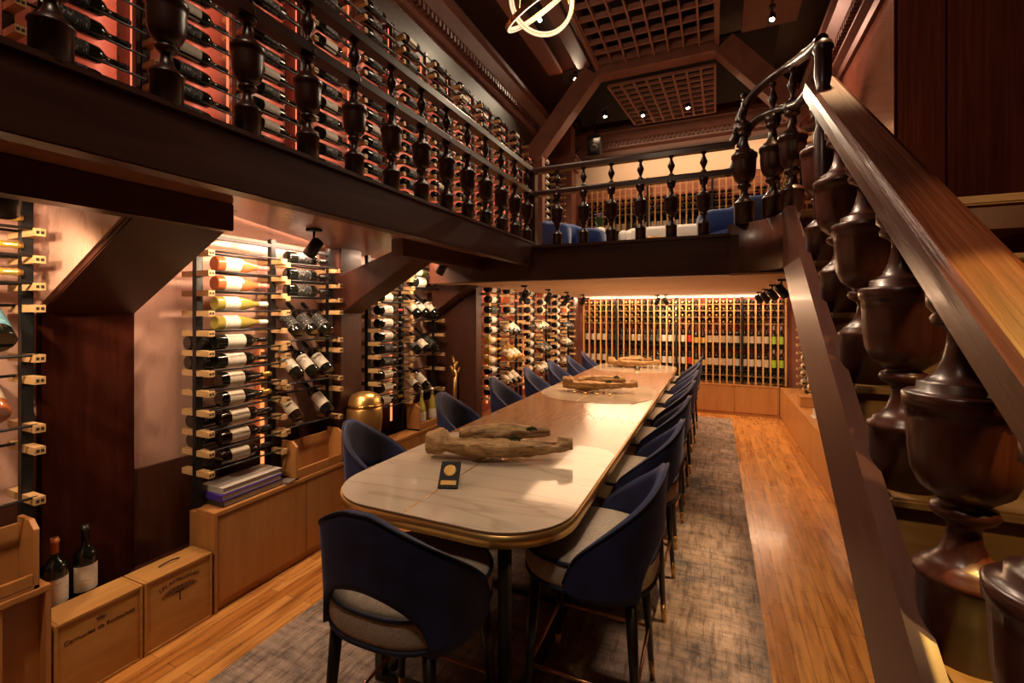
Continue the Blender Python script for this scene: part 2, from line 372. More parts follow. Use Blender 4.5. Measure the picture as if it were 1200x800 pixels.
for (x0, x1) in ((-2.71, -2.46), (-2.18, -1.957)):
    struct('trim_15', B(x0, x1, YN, 7.7, 6.22, 6.30), M['ceil_lit'], .006, label='wooden board coloured as lamp-lit along the left ceiling', cat='beam')
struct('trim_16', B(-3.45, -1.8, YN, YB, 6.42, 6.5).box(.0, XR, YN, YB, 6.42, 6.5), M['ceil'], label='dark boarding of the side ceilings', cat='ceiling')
struct('trim_17', B(.36, .71, YN, 7.7, 6.22, 6.3).box(.72, 1.08, YN, 7.7, 6.22, 6.3), M['ceil_lit'], .006, label='pair of boards coloured as lamp-lit along the right ceiling', cat='beam')
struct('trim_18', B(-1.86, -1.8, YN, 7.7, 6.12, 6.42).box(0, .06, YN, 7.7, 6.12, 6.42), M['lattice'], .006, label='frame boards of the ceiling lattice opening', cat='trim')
# truss
tr = MB()
tr.box(-1.88, .05, 7.7, 7.98, 6.05, 6.4)
def slant(mb, xa, za, xb, zb, w, y0, y1):
    d = Vector((xb-xa, 0, zb-za)).normalized(); n = Vector((-d.z, 0, d.x))*w
    mb.prism([(xa, za), (xb, zb), (xb+n.x, zb+n.z), (xa+n.x, za+n.z)], 'y', y0, y1)
slant(tr, -2.95, 4.72, -1.83, 6.05, .32, 7.7, 7.98)
slant(tr, 0., 6.05, 1.12, 4.72, .32, 7.7, 7.98)
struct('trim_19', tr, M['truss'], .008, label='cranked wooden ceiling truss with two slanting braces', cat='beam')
struct('trim_20', B(-3.0, -2.86, 7.76, 7.92, ZG, 4.9), M['truss'], .006, label='slim reddish post below the left truss brace', cat='post')
# lattices
la = MB()
nx, x0, x1 = 8, -1.8, 0.
for i in range(nx+1):
    x = x0 + (x1-x0)*i/nx; la.box(x-.014, x+.014, 1.0, 7.7, 6.16, 6.25)
y = 1.0
while y < 7.7:
    la.box(x0, x1, y-.014, y+.014, 6.165, 6.245); y += .30
struct('ceiling_lattice', la, M['lattice'], label='large wooden grid over the dark ceiling recess', cat='lattice')
lb = MB()
def sl(xf, t):  # trapezoid lattice
    xa = -1.72 + .27*t; xb = 0.; return Vector((xa + (xb-xa)*xf, 8.02 + 1.30*t, 5.98 - .22*t))
for i in range(9):
    p, q = sl(i/8, 0), sl(i/8, 1); lb.tube([p, q], 0, prof=[(-.017, -.025), (.017, -.025), (.017, .025), (-.017, .025)], smooth=False)
for j in range(10):
    p, q = sl(0, j/9), sl(1, j/9); lb.tube([p, q], 0, prof=[(-.015, -.022), (.015, -.022), (.015, .022), (-.015, .022)], smooth=False)
struct('ceiling_lattice', lb, M['lattice'], label='smaller sloping wooden grid beyond the truss', cat='lattice')
struct('trim_21', MB().prism([(8.0, 6.4), (9.6, 6.0), (9.6, 6.5), (8.0, 6.5)], 'x', -2.6, .9), M['void'], label='dark boarding above the sloping grid', cat='ceiling')

# ------------------------------------------------------------------ bottles
def bottle_profile(kind, r=.05, h=.41):
    if kind == 'bord':
        return [(r*.86, 0), (r, .008), (r, h*.60), (r*.97, h*.635), (r*.80, h*.67), (r*.50, h*.71), (r*.34, h*.75), (r*.31, h*.80), (r*.30, h*.93), (r*.35, h*.935), (r*.35, h*.965), (r*.29, h*.97), (r*.29, h)]
    return [(r*.86, 0), (r, .008), (r, h*.46), (r*.95, h*.52), (r*.78, h*.60), (r*.56, h*.68), (r*.40, h*.75), (r*.32, h*.82), (r*.31, h*.93), (r*.36, h*.935), (r*.36, h*.965), (r*.30, h*.97), (r*.30, h)]
def arc_band(mb, r, z0, z1, a0, a1, n, mi=0):
    vs, fs = [], []
    for rr in (r, r-.0012):
        for i in range(n+1):
            a = a0 + (a1-a0)*i/n
            vs += [(rr*math.cos(a), rr*math.sin(a), z0), (rr*math.cos(a), rr*math.sin(a), z1)]
    for i in range(n): fs.append((2*i, 2*i+2, 2*i+3, 2*i+1))
    mb.add(vs[:2*(n+1)], fs, mi, True)
def cap_prof(prof, r, h, z0f):
    out = [(pr*1.06+.0008, z) for pr, z in prof if z >= h*z0f]
    return out
KINDS = {}   # kind -> glass, label, capsule, shape
def defkind(k, g, l, c, shape='bord', r=.05, h=.41): KINDS[k] = (g, l, c, shape, r, h)
defkind('rose', 'g_rose', 'l_beige', 'c_pink', 'burg', .055, .42)
defkind('white', 'g_white', 'l_white', 'c_white', 'burg', .05, .41)
defkind('gold', 'g_gold', 'l_white', 'c_gold', 'burg', .05, .41)
defkind('green', 'g_green', 'l_white', 'c_gold', 'burg', .05, .41)
defkind('dark', 'g_dark', 'l_white', 'c_black', 'bord')
defkind('brown', 'g_brown', 'l_beige', 'c_black', 'bord')
defkind('black', 'g_dark', 'l_black', 'c_black', 'bord', .052, .42)
defkind('redcap', 'g_dark', 'l_white', 'c_red', 'bord')
defkind('goldcap', 'g_dark', 'l_beige', 'c_gold', 'burg', .052, .41)
defkind('blue', 'g_dark', 'l_blue', 'c_black', 'burg', .07, .50)
defkind('bigrose', 'g_rose', 'l_beige', 'c_pink', 'burg', .07, .50)
defkind('lime', 'g_dark', 'l_green', 'c_white', 'bord')
defkind('red', 'g_dark', 'l_red', 'c_black', 'bord')
defkind('yellow', 'g_dark', 'l_yellow', 'c_gold', 'burg')
defkind('plain', 'g_dark', 'l_black', 'c_black', 'bord')
defkind('orange', 'g_dark', 'l_white', 'c_orange', 'bord', .062, .47)
_bm = {}
def bottle_meshes(kind, simple):
    key = (kind, simple)
    if key in _bm: return _bm[key]
    g, l, c, shape, r, h = KINDS[kind]
    prof = bottle_profile(shape, r, h); n = 12 if simple else 24
    z0, z1 = (.17*h, .50*h) if shape == 'bord' else (.13*h, .40*h)
    cz = .78 if kind != 'rose' else .70
    if simple:
        mb = MB().lathe(prof, n)
        arc_band(mb, r+.0012, z0, z1, R(-105), R(105), 8, 1)
        mb.lathe(cap_prof(prof, r, h, cz), 10, mi=2)
        out = (mb.mesh('wine_bottle', [M[g], M[l], M[c]]),)
    else:
        a = MB().lathe(prof, n).mesh('wine_bottle', [M[g]])
        b = MB(); arc_band(b, r+.001, z0, z1, R(-110), R(110), 18)
        if kind == 'rose' : arc_band(b, r+.0008, z1, z1+.02, R(-25), R(25), 6)
        lb_ = b.mesh('label', [M[l]])
        cp = MB().lathe(cap_prof(prof, r, h, cz), 16).mesh('capsule', [M[c]])
        out = (a, lb_, cp)
    _bm[key] = out
    return out
CNT = {'bottle': 0}
def lying(x, y, z, a=35):
    a = R(a); m = Matrix(((math.cos(a), math.sin(a), 0, x), (0, 0, 1, y), (math.sin(a), -math.cos(a), 0, z), (0, 0, 0, 1))); return m
def tilted(x, y, z, t=50):
    t = R(t); return Matrix(((math.cos(t), 0, -math.sin(t), x), (0, 1, 0, y), (math.sin(t), 0, math.cos(t), z), (0, 0, 0, 1)))
def nose(x, y, z, sy=-1):   # neck towards -Y, label up
    return Matrix(((0, 1, 0, x), (0, 0, sy, y), (1, 0, 0, z), (0, 0, 0, 1))) if sy < 0 else Matrix(((0, -1, 0, x), (0, 0, 1, y), (1, 0, 0, z), (0, 0, 0, 1)))
def standing(x, y, z, rz=-90): return Matrix.Translation((x, y, z)) @ Matrix.Rotation(R(rz), 4, 'Z')
def bottle(kind, mw, label, group, simple=True):
    ms = bottle_meshes(kind, simple)
    o = link('wine_bottle', ms[0], mw=mw); tag(o, label, 'bottle', group)
    if not simple:
        link('label', ms[1], o); link('capsule', ms[2], o)
    CNT['bottle'] += 1
    return o
class Mass:
    """uncounted far bottles merged as one stuff object"""
    def __init__(s): s.mb = MB(); s.mats = []
    def mi(s, m):
        if m not in s.mats: s.mats.append(m)
        return s.mats.index(m)
    def add(s, kind, mw):
        g, l, c, shape, r, h = KINDS[kind]; prof = bottle_profile(shape, r, h)
        pr = [prof[i] for i in ((0, 1, 2, 4, 6, 8, 12))]
        s.mb.lathe(pr, 8, mw, s.mi(M[g]))
        z0, z1 = .15*h, .5*h; n = 6; vs = []; fs = []
        for i in range(n+1):
            a = R(-100 + 200*i/n); vs += [mw @ Vector(((r+.0015)*math.cos(a), (r+.0015)*math.sin(a), z0)), mw @ Vector(((r+.0015)*math.cos(a), (r+.0015)*math.sin(a), z1))]
        for i in range(n): fs.append((2*i, 2*i+2, 2*i+3, 2*i+1))
        s.mb.add(vs, fs, s.mi(M[l]), True)
        s.mb.lathe([(r*.36, h*.80), (r*.38, h*.965), (r*.33, h*1.002)], 8, mw, s.mi(M[c]))
MASS = Mass()
ORD = ['top', 'second', 'third', 'fourth', 'fifth', 'sixth', 'seventh', 'eighth', 'ninth', 'tenth', 'eleventh', 'twelfth', 'thirteenth', 'fourteenth', 'fifteenth', 'sixteenth', 'seventeenth', 'eighteenth', 'nineteenth', 'twentieth', 'twenty-first', 'twenty-second', 'twenty-third', 'twenty-fourth']
FIRST = ['first'] + ORD[1:]
LOOK = {'rose': 'rosé bottle', 'white': 'white wine bottle', 'gold': 'golden wine bottle', 'green': 'green bottle',
        'dark': 'white-labelled dark bottle', 'brown': 'cream-labelled dark bottle', 'black': 'black-labelled dark bottle', 'redcap': 'red-capped dark bottle',
        'goldcap': 'gold-capped dark bottle', 'blue': 'large blue-labelled bottle', 'bigrose': 'large rosé bottle', 'lime': 'lime-labelled bottle',
        'red': 'red-labelled bottle', 'yellow': 'yellow-labelled bottle', 'plain': 'plain dark bottle', 'orange': 'orange-capped dark bottle'}

# ------------------------------------------------------------------ wall racks
def peg_mesh(x0, x1, slots=True, w=.042, h=.038):
    mb = B(x0, x1, -w/2, w/2, -h/2, h/2)
    if slots:
        for s in (-1, 1): mb.box(x1-.002, x1+.0015, s*.009-.006, s*.009+.006, -.008, .007, 1)
    return mb.mesh('peg', [M['peg'], M['slot']])
PEG = peg_mesh(-.14, .15); PEG_NOSLOT = peg_mesh(-.14, .15, False)
_rods = {}
def rod_mesh(L):
    k = round(L, 3)
    if k not in _rods: _rods[k] = MB().rod((0, -L/2, 0), (0, L/2, 0), .0075, n=8).mesh('rod', [M['black']])
    return _rods[k]
class Rack:
    def __init__(s, label, x, posts, z0, z1, group=None, led=None, post_w=.045, postmat='black'):
        s.x = x; s.posts = posts
        s.root = empty('wine_rack', (x, posts[0], z0)); tag(s.root, label, 'wine rack', group)
        s.loc = Vector((x, posts[0], z0)); s.np = 0
        for y in posts:
            B(-post_w/2, post_w/2, -post_w/2, post_w/2, 0, z1-z0).build('post', M[postmat], s.root, .003, loc=(0, y-posts[0], 0))
        s.z0, s.z1 = z0, z1
    def rail(s, z):
        B(-.02, .02, 0, s.posts[-1]-s.posts[0], -.012, .012).build('top_rail', M['black'], s.root, loc=(0, 0, z-s.z0))
    def led(s, ys, z0, z1, mat, w=.03, dx=-.19):
        for y in ys:
            B(-.006, .006, -w/2, w/2, 0, z1-z0).build('led_strip', mat, s.root, loc=(dx, y-s.posts[0], z0-s.z0))
    def peg(s, y, z, slots=True, flip=False):
        o = link('peg', PEG if slots else PEG_NOSLOT, s.root, (0, y-s.posts[0], z-s.z0))
        if flip: o.rotation_euler = (0, 0, PI)
        return o
    def rods(s, y0, y1, z, two=True, flip=1):
        for dx in ((.125, -.03) if two else (.125,)):
            link('rod', rod_mesh(y1-y0), s.root, (dx*flip, (y0+y1)/2-s.posts[0], z-s.z0))
    # display bay: bottles leaning with the base at the front low rod
    def display(s, y0, y1, ztop, zbot, kinds, where, group, simple=False, t=52, flip=1, dy=0.):
        for z in (ztop, zbot):
            s.peg(y0, z, flip=flip < 0); s.peg(y1, z, flip=flip < 0)
            for dx in ((.125,) if z == zbot else (-.06, )): link('rod', rod_mesh(y1-y0), s.root, (dx*flip, (y0+y1)/2-s.posts[0], z-s.z0+.016))
        n = len(kinds); w = (y1-y0-.08)/max(n, 3) if n > 1 else 0
        for i, k in enumerate(kinds):
            if not k: continue
            r = KINDS[k][4]
            y = (y0+y1)/2 + (i-(n-1)/2)*w + dy
            # base lower-front edge rests on the low rod, body leans on the upper rod
            p = Vector((s.x + flip*.145, y, zbot + .032))
            m = tilted(p.x - .3*r, y, p.z + .75*r, t)
            if flip < 0: m = Matrix.Translation((s.x, y, 0)) @ Matrix.Rotation(PI, 4, 'Z') @ Matrix.Translation((-s.x, -y, 0)) @ tilted(s.x + .145 - .3*r, y, p.z + .75*r, t)
            bottle(k, m, f'{LOOK[k]} leaning {["nearest", "second", "third"][i] if n > 1 else ""} in {where}'.replace('  ', ' '), group, simple)

XP = -3.23
def zrow(k): return 2.40 - .1355*k
# --- near rack (cut by the left edge of the frame)
ra = Rack('near wall rack cut by the left edge, golden bottles above a blue label', XP, [.50, 1.12], .66, 2.58)
ra.rail(2.5)
for k, kd in ((0, 'gold'), (1, 'gold'), (2, 'gold')):
    for yy in (.50, 1.12): ra.peg(yy, zrow(k))
    ra.rods(.50, 1.12, zrow(k)+.016)
    bottle(kd, lying(XP+.05, .68, zrow(k)+.016+.056), f'golden white wine bottle lying {ORD[k]} in the near left rack', 'bottles of the near left rack', False)
ra.display(.50, 1.12, 2.02, 1.77, ['blue'], 'near left rack', 'bottles of the near left rack', dy=.17)
ra.display(.50, 1.12, 1.66, 1.42, ['bigrose'], 'near left rack', 'bottles of the near left rack', dy=.15)
ra.display(.50, 1.12, 1.31, 1.06, [None], 'near left rack', None)
# --- first lit rack
P = [1.97, 2.54, 3.13]
rb = Rack('first lit wall rack, standing on the cabinet beside the near column', XP, P, .67, 2.58)
rb.rail(2.53)
seq = [None, 'rose', 'rose', 'white', 'white', 'dark', 'dark', 'goldcap', 'goldcap', 'brown', 'brown', 'brown']
gB = 'bottles of the first lit rack'
for k, kd in enumerate(seq):
    z = zrow(k)
    for yy in P[:2]: rb.peg(yy, z, slots=yy == P[0])
    rb.rods(P[0], P[1], z+.016)
    if kd:
        bottle(kd, lying(XP+.055, 2.045 + (.03 if k > 6 else 0), z+.016+KINDS[kd][4]+.004), f'{LOOK[kd]} lying in the {ORD[k]} row of the first lit rack', gB, False)
    if k in (5, 6, 9, 10):
        bottle('plain', lying(XP-.085, 1.93 + .02*k/5, z+.016+.054), f'plain dark bottle behind the {ORD[k]} row bottle of the first lit rack', gB, False)
zb = [2.375, 2.24, 2.11]
for k, z in enumerate(zb):
    for yy in P[1:]: rb.peg(yy+.03*(yy == P[1]), z, slots=yy == P[2])
    rb.rods(P[1], P[2], z+.016)
    bottle('black', lying(XP+.055, 2.63, z+.016+.056), f'dark bottle with black label lying {ORD[k]} in right bay of the first lit rack', gB, False)
rb.display(P[1]+.03, P[2], 2.0, 1.755, ['black', 'black', 'black'], 'upper display row of first lit rack', gB)
rb.display(P[1]+.03, P[2], 1.66, 1.41, ['dark', 'dark', 'dark'], 'middle display row of first lit rack', gB)
rb.display(P[1]+.03, P[2], 1.31, 1.06, ['brown', None, 'dark'], 'lower display row of first lit rack', gB)
rb.led([2.60], .75, 1.75, M['glow_orange'])  # added strip, imitates the orange light on the wall behind the middle post
rb.led([2.0], 2.54, 2.57, M['led_warm'], .6, -.15)
# --- second lit rack
P2 = [3.64, 4.18, 4.84]
rc = Rack('second lit wall rack, between the middle and far columns', XP, P2, .67, 2.58)
rc.rail(2.53)
gC = 'bottles of the second lit rack'
seq2 = ['green', 'dark', 'dark', 'redcap', 'dark', 'dark', 'black', 'plain', 'brown', 'brown', 'goldcap']
for k, kd in enumerate(seq2):
    z = 2.36 - .1355*k
    for yy in P2[:2]: rc.peg(yy, z, slots=yy == P2[0])
    rc.rods(P2[0], P2[1], z+.016)
    bottle(kd, lying(XP+.055, 3.71, z+.016+KINDS[kd][4]+.004), f'{LOOK[kd]} lying in the {ORD[k]} row of the second lit rack', gC, False)
for k, (z, kd) in enumerate(((2.40, 'green'), (2.27, 'orange'))):
    for yy in P2[1:]: rc.peg(yy+.03*(yy == P2[1]), z)
    rc.rods(P2[1], P2[2], z+.016)
    bottle(kd, lying(XP+.055, 4.28, z+.016+KINDS[kd][4]+.004), f'{LOOK[kd]} lying {ORD[k]} in the right bay of the second lit rack', gC, False)
rc.display(P2[1]+.03, P2[2], 2.12, 1.90, ['dark', 'dark', 'dark'], 'upper display row of second lit rack', gC)
rc.display(P2[1]+.03, P2[2], 1.72, 1.48, ['plain', 'goldcap', 'plain'], 'middle display row of second lit rack', gC)
rc.display(P2[1]+.03, P2[2], 1.30, 1.05, ['brown', 'dark', None], 'lower display row of second lit rack', gC)
rc.led([4.24], .75, 1.75, M['glow_orange'])  # same added orange glow behind the second rack
# --- far left racks under the back gallery
kpool = ['dark', 'redcap', 'dark', 'brown', 'dark', 'goldcap', 'black', 'dark']
for q, yy0 in enumerate((5.25, 6.62, 7.99)):
    Q = [yy0, yy0+.58, yy0+1.2]; X2 = -2.80
    nm = ['nearest', 'middle', 'farthest'][q]
    rk = Rack(f'{nm} of the three racks along the far left wall', X2, Q, .60, 2.32, 'far left racks')
    gq = f'bottles of the {nm} far left rack'
    for k in range(11):
        z = 2.24 - .1355*k
        for yy in Q[:2]: rk.peg(yy, z, False)
        rk.rods(Q[0], Q[1], z+.016, False)
        kd = kpool[(k*3+q*2) % 8] if not (q == 0 and k in (5, 6, 7)) else 'gold'
        bottle(kd, lying(X2+.055, Q[0]+.09, z+.016+KINDS[kd][4]+.004), f'{LOOK[kd]} lying in the {ORD[k]} row of the {nm} far left rack', gq)
    for k in range(3):
        z = 2.24 - .1355*k
        rk.peg(Q[2], z, False); rk.rods(Q[1], Q[2], z+.016, False)
        kd = ['goldcap', 'rose', 'dark'][(k+q) % 3]
        bottle(kd, lying(X2+.055, Q[1]+.1, z+.016+KINDS[kd][4]+.004), f'{LOOK[kd]} lying {ORD[k]} in the right bay of the {nm} far left rack', gq)
    for d, (zt, zb_) in enumerate(((1.86, 1.62), (1.50, 1.26), (1.14, .90))):
        kd = ['dark', 'gold', 'brown'][d] if q == 0 else ['dark', 'brown', 'black'][(d+q) % 3]
        rk.display(Q[1], Q[2], zt, zb_, [kd]*3, f'{["upper", "middle", "lower"][d]} display of {nm} far left rack', gq, True)
    rk.led([Q[1]], .7, 1.5, M['glow_orange'])  # added orange glow behind each far rack
# --- right wall rack under the back gallery
Q = [8.15, 8.72, 9.32]
rr = Rack('rack on the right wall beside the far bottle grid', 1.45, Q, .60, 2.32)
for k in range(12):
    z = 2.24 - .1355*k
    for yy in Q: rr.peg(yy, z, False, True)
    for a, b in ((Q[0], Q[1]), (Q[1], Q[2])):
        rr.rods(a, b, z+.016, False, -1)
        j = 0 if a == Q[0] else 1
        kd = kpool[(k*5+j*3) % 8]
        m = Matrix.Translation((1.45, 0, 0)) @ Matrix.Scale(1, 4) @ Matrix(((-1, 0, 0, 0), (0, -1, 0, 0), (0, 0, 1, 0), (0, 0, 0, 1))) @ lying(.055, -(b-.07), z+.016+KINDS[kd][4]+.004)
        bottle(kd, m, f'{LOOK[kd]} lying in the {ORD[k]} row, {["nearer", "farther"][j]} bay of the right wall rack', 'bottles of the right wall rack')
# --- upper gallery racks (7 racks of two bays)
XU = -3.23; NB = 0
gU = 'bottles of the upper gallery racks'
bays = []; UPLED = []
yy = .45
for q in range(7):
    Q = [yy, yy+.6, yy+1.2]
    rk = Rack(f'{FIRST[q]} rack from the left along the upper gallery wall', XU, Q if q == 6 else Q[:2], 2.72, 5.16, 'upper gallery racks', postmat='mahog')
    for k in range(17):
        z = 5.0 - .1355*k
        for yp in Q[:-1] if q < 6 else Q:
            if inview(XU, yp, z): rk.peg(yp, z, k % 2 == 0 or yp < 3)
        for b in (0, 1):
            if inview(XU, Q[b]+.3, z, 60):
                rk.rods(Q[b], Q[b+1] - (.056 if b else 0), z+.016, False)
                kd = random.choice(['dark', 'plain', 'plain', 'plain', 'black', 'redcap', 'plain', 'black', None if (q < 2 and k > 13) else 'plain'])
                if kd: bays.append((Q[b], q*2+b, k, kd, z))
    for b in (0, 1):
        rk.led([Q[b+1]-.05], 2.75, 5.1, M['led_red'], .012, -.03)
        UPLED.append(Q[b+1]-.07)
    yy += 1.2
    # dark divider boards between racks
    B(-.17, .02, -.012, .012, 0, 2.44).build('side_panel', M['mahog'], rk.root, .002, loc=(0, -.04, 0))
bays.sort(key=lambda t: t[0])
for (y0, bi, k, kd, z) in bays:
    m = lying(XU+.055, y0+.08, z+.016+KINDS[kd][4]+.004)
    if CNT['bottle'] < 244:
        bottle(kd, m, f'{LOOK[kd]}, {ORD[k]} row of the {FIRST[bi]} bay along the upper gallery wall', gU)
    else: MASS.add(kd, m)

# --- bottle grids on the back wall (lower and upper)
def grid(label, x0, x1, z0, z1, yb, n, rows, stand, group, posts, shelfz, individual, seed, capc):
    rnd = random.Random(seed)
    g = empty('bottle_grid', ((x0+x1)/2, yb, z0)); tag(g, label, 'wine rack')
    cx = (x0+x1)/2
    B(x0-cx, x1-cx, .30, .315, 0, z1-z0).build('back_panel', M['red_lit'] if individual else M['lacquer_red'], g)  # lower grid: red glow carried by the panel colour
    w = (x1-x0)/n
    bme = B(-.014, .014, -.012, .018, 0, z1-z0).mesh('batten', [M['batten']])
    for i in range(n+1): link('batten', bme, g, (x0+w*i-cx, -.01, 0))
    for px in posts: B(-.022, .022, -.03, .30, 0, z1-z0).build('post', M['black'], g, loc=(px-cx, 0, 0))
    for z in shelfz: B(x0-cx, x1-cx, .02, .30, -.012, .012).build('shelf', M['black'], g, loc=(0, 0, z-z0))
    lme = B(x0-cx, x1-cx, 0, .016, -.009, .009).mesh('cross_rail', [M['peg']])
    for z, kd in rows: link('cross_rail', lme, g, (0, .02, z-.045-z0))
    kinds = []
    while len(kinds) < n:
        k = rnd.choice(['dark', 'plain', 'black', 'yellow', 'red', 'brown', 'goldcap', 'redcap']); kinds += [k]*rnd.choice([2, 3, 4])
    for i in range(n):
        x = x0 + w*(i+.5)
        for z, kd in rows:
            kk = kd or kinds[i]
            if kd == 'skip' or rnd.random() < .06: continue
            MASS.add(kk, nose(x, yb+.42-.13, z))
        for j, z in enumerate(stand):
            kk = stand_kind(i, n) if individual else kinds[i]
            m = standing(x, yb+.10, z)
            if individual and CNT['bottle'] < 301:
                bottle(kk, m, f'{LOOK[kk]} standing on {["upper", "lower"][j]} shelf of lower back grid, slot {FIRST[i] if i < 24 else ["twenty-fifth","twenty-sixth","twenty-seventh","twenty-eighth","twenty-ninth","thirtieth","last","last"][i-24]} from left', group)
            else: MASS.add(kk, m)
    return g
def stand_kind(i, n):
    u = i/n
    if u < .12: return 'dark'
    if u < .24: return 'plain'
    if u < .32: return 'brown'
    if u < .40: return 'plain'
    if u < .47: return 'dark'
    if u < .53: return 'dark'
    if u < .58: return 'red'
    if u < .64: return 'yellow'
    if u < .74: return 'brown'
    if u < .86: return 'redcap'
    if u < .93: return 'brown'
    return 'lime'
YG = 9.97
grid('wall of bottles behind pale vertical battens at the end of the room', -2.68, 1.22, .60, 2.31, YG, 31,
     [(2.21, None), (2.08, None), (1.95, None), (1.82, None), (.80, 'plain'), (.67, 'plain')], [1.33, .88], 'bottles standing in the lower back grid',
     [-1.95, -.73, .48], [1.315, .865], True, 4, 'c_black')
grid('upper grid of bottles behind pale battens beyond the sofa', -2.62, 1.55, 2.72, 4.84, YG, 34,
     [(4.70, 'skip'), (4.56, 'skip'), (4.42, 'redcap'), (4.29, 'redcap'), (4.16, 'red'), (3.62, None), (3.49, None), (2.95, 'plain'), (2.81, 'plain')], [3.72, 3.08], '',
     [-1.3, -.05, 1.1], [3.70, 3.06, 4.08], False, 9, 'c_red')
# small upper side rack bottles at the far left and right of the back room
for side, X3, lab in ((1, -3.05, 'small rack beside the upper back grid at the left'), (-1, 1.27, 'small rack seen through the swept rails, right of the upper grid')):
    Q = [8.1, 8.7, 9.3] if side > 0 else [8.6, 9.2, 9.8]
    rk = Rack(lab, X3, Q, 2.72, 4.95, postmat='black')
    for k in range(15):
        z = 4.85 - .1355*k
        for yy in Q: rk.peg(yy, z, False, side < 0)
        for a, b in zip(Q[:-1], Q[1:]):
            rk.rods(a, b, z+.016, False, side)
            kd = random.choice(['dark', 'plain', 'goldcap', 'redcap', 'brown'])
            m = lying(X3+.055, a+.09, z+.07)
            if side < 0: m = Matrix(((-1, 0, 0, 0), (0, -1, 0, 0), (0, 0, 1, 0), (0, 0, 0, 1))) @ lying(-X3+.055, -(b-.07), z+.07)
            MASS.add(kd, m)

# ------------------------------------------------------------------ cabinets
def cabinet(label, x0, x1, y0, y1, z, face, doors, group, name='storage_cabinet'):
    """face: 'x+' front at x1, 'x-' front at x0, 'y-' front at y0"""
    r = empty(name, ((x0+x1)/2, (y0+y1)/2, 0)); tag(r, label, 'cabinet', group)
    ox, oy = (x0+x1)/2, (y0+y1)/2
    def L(a0, a1, b0, b1, c0, c1): return B(a0-ox, a1-ox, b0-oy, b1-oy, c0, c1)
    t = .022
    L(x0, x1, y0, y1, z-.03, z).build('top', M['maple'], r, .003)
    if face[0] == 'x':
        f = x1 if face == 'x+' else x0; s = -1 if face == 'x+' else 1
        L(x0, x1, y0, y0+t, 0, z-.03).build('side_panel', M['maple'], r, .002)
        L(x0, x1, y1-t, y1, 0, z-.03).build('side_panel', M['maple'], r, .002)
        L(*sorted((f+s*.03, f+s*.05)), y0+t, y1-t, 0, .06).build('plinth', M['maple'], r)
        yy = y0+t
        for d in doors:
            ye = yy + (y1-y0-2*t)*d
            L(*sorted((f+s*.006, f+s*.028)), yy+.003, ye-.003, .065, z-.036).build('door', M['maple'], r, .002)
            yy = ye
        L(*sorted((f+s*.06, f+s*.3)), y0+t, y1-t, .03, z-.04).build('carcass', M['maple'], r)
    else:
        L(x0, x0+t, y0, y1, 0, z-.03).build('side_panel', M['maple'], r, .002)
        L(x1-t, x1, y0, y1, 0, z-.03).build('side_panel', M['maple'], r, .002)
        L(x0+t, x1-t, y0+.03, y0+.05, 0, .06).build('plinth', M['maple'], r)
        xx = x0+t
        for d in doors:
            xe = xx + (x1-x0-2*t)*d
            L(xx+.003, xe-.003, y0+.006, y0+.028, .065, z-.036).build('door', M['maple'], r, .002)
            xx = xe
        L(x0+t, x1-t, y0+.06, y1-.02, .03, z-.04).build('carcass', M['maple'], r)
    return r
cabinet('maple cabinet at the left edge below the near rack', XL+.24, -3.02, .2, 1.14, .65, 'x+', [.84], 'left wall cabinets')
cabinet('maple cabinet under the first lit rack with books on top', XL+.24, -3.02, 1.95, 3.16, .67, 'x+', [.62, .38], 'left wall cabinets')
cabinet('maple cabinet under the second lit rack', XL+.24, -3.02, 3.56, 4.95, .67, 'x+', [.5, .5], 'left wall cabinets')
cabinet('maple cabinet under the far left racks', XLB+.01, -2.58, 5.2, 9.28, .60, 'x+', [.25]*4, 'far cabinets')
cabinet('maple cabinet row below the lower back grid', -2.62, 1.10, 9.84, YB-.02, .60, 'y-', [.12, .22, .22, .24, .2], 'far cabinets')
cabinet('maple cabinet row along the right wall beyond the stair', 1.107, XR-.02, 4.9, 9.82, .60, 'x-', [.2, .2, .22, .2, .18], 'far cabinets')
# wooden boxes in the racks (open crates holding bottles)
def open_box(label, x0, x1, y0, y1, z, h):
    r = empty('open_wine_box', ((x0+x1)/2, (y0+y1)/2, z)); tag(r, label, 'box', 'open boxes at the foot of the racks')
    hx, hy = (x1-x0)/2, (y1-y0)/2
    B(-hx, hx, -hy, hy, 0, .02).build('base', M['maple'], r, .002)
    MB().prism([(-hx, 0), (hx, 0), (hx, h*.88), (hx-.05, h), (-hx, h)], 'y', -hy, -hy+.022).build('side_panel', M['maple'], r, .002)
    MB().prism([(-hx, 0), (hx, 0), (hx, h*.88), (hx-.05, h), (-hx, h)], 'y', hy-.022, hy).build('side_panel', M['maple'], r, .002)
    B(-hx, -hx+.02, -hy+.022, hy-.022, .02, h*.9).build('back_panel', M['maple'], r, .002)
    B(hx-.022, hx, -hy+.022, hy-.022, .02, .075).build('front_lip', M['maple'], r, .002)
open_box('open wooden box below the leaning bottles of the first lit rack', -3.20, -3.03, 2.60, 3.10, .67, .30)
open_box('open wooden box holding bottles at the foot of the second lit rack', -3.20, -3.03, 4.24, 4.82, .67, .30)
open_box('open wooden box at the left edge holding a lying bottle', -3.20, -3.03, .50, 1.10, .65, .33)
bottle('plain', lying(-3.105, .56, .725+.02), 'dark bottle lying in the open box at the left edge', 'bottles of the near left rack', False)
for j, (yy, kd) in enumerate(((4.40, 'white'), (4.62, 'white'))):
    bottle(kd, standing(-3.11, yy, .69, 0), f'pale bottle standing {["left", "right"][j]} in the open box of the second lit rack', gC, False)
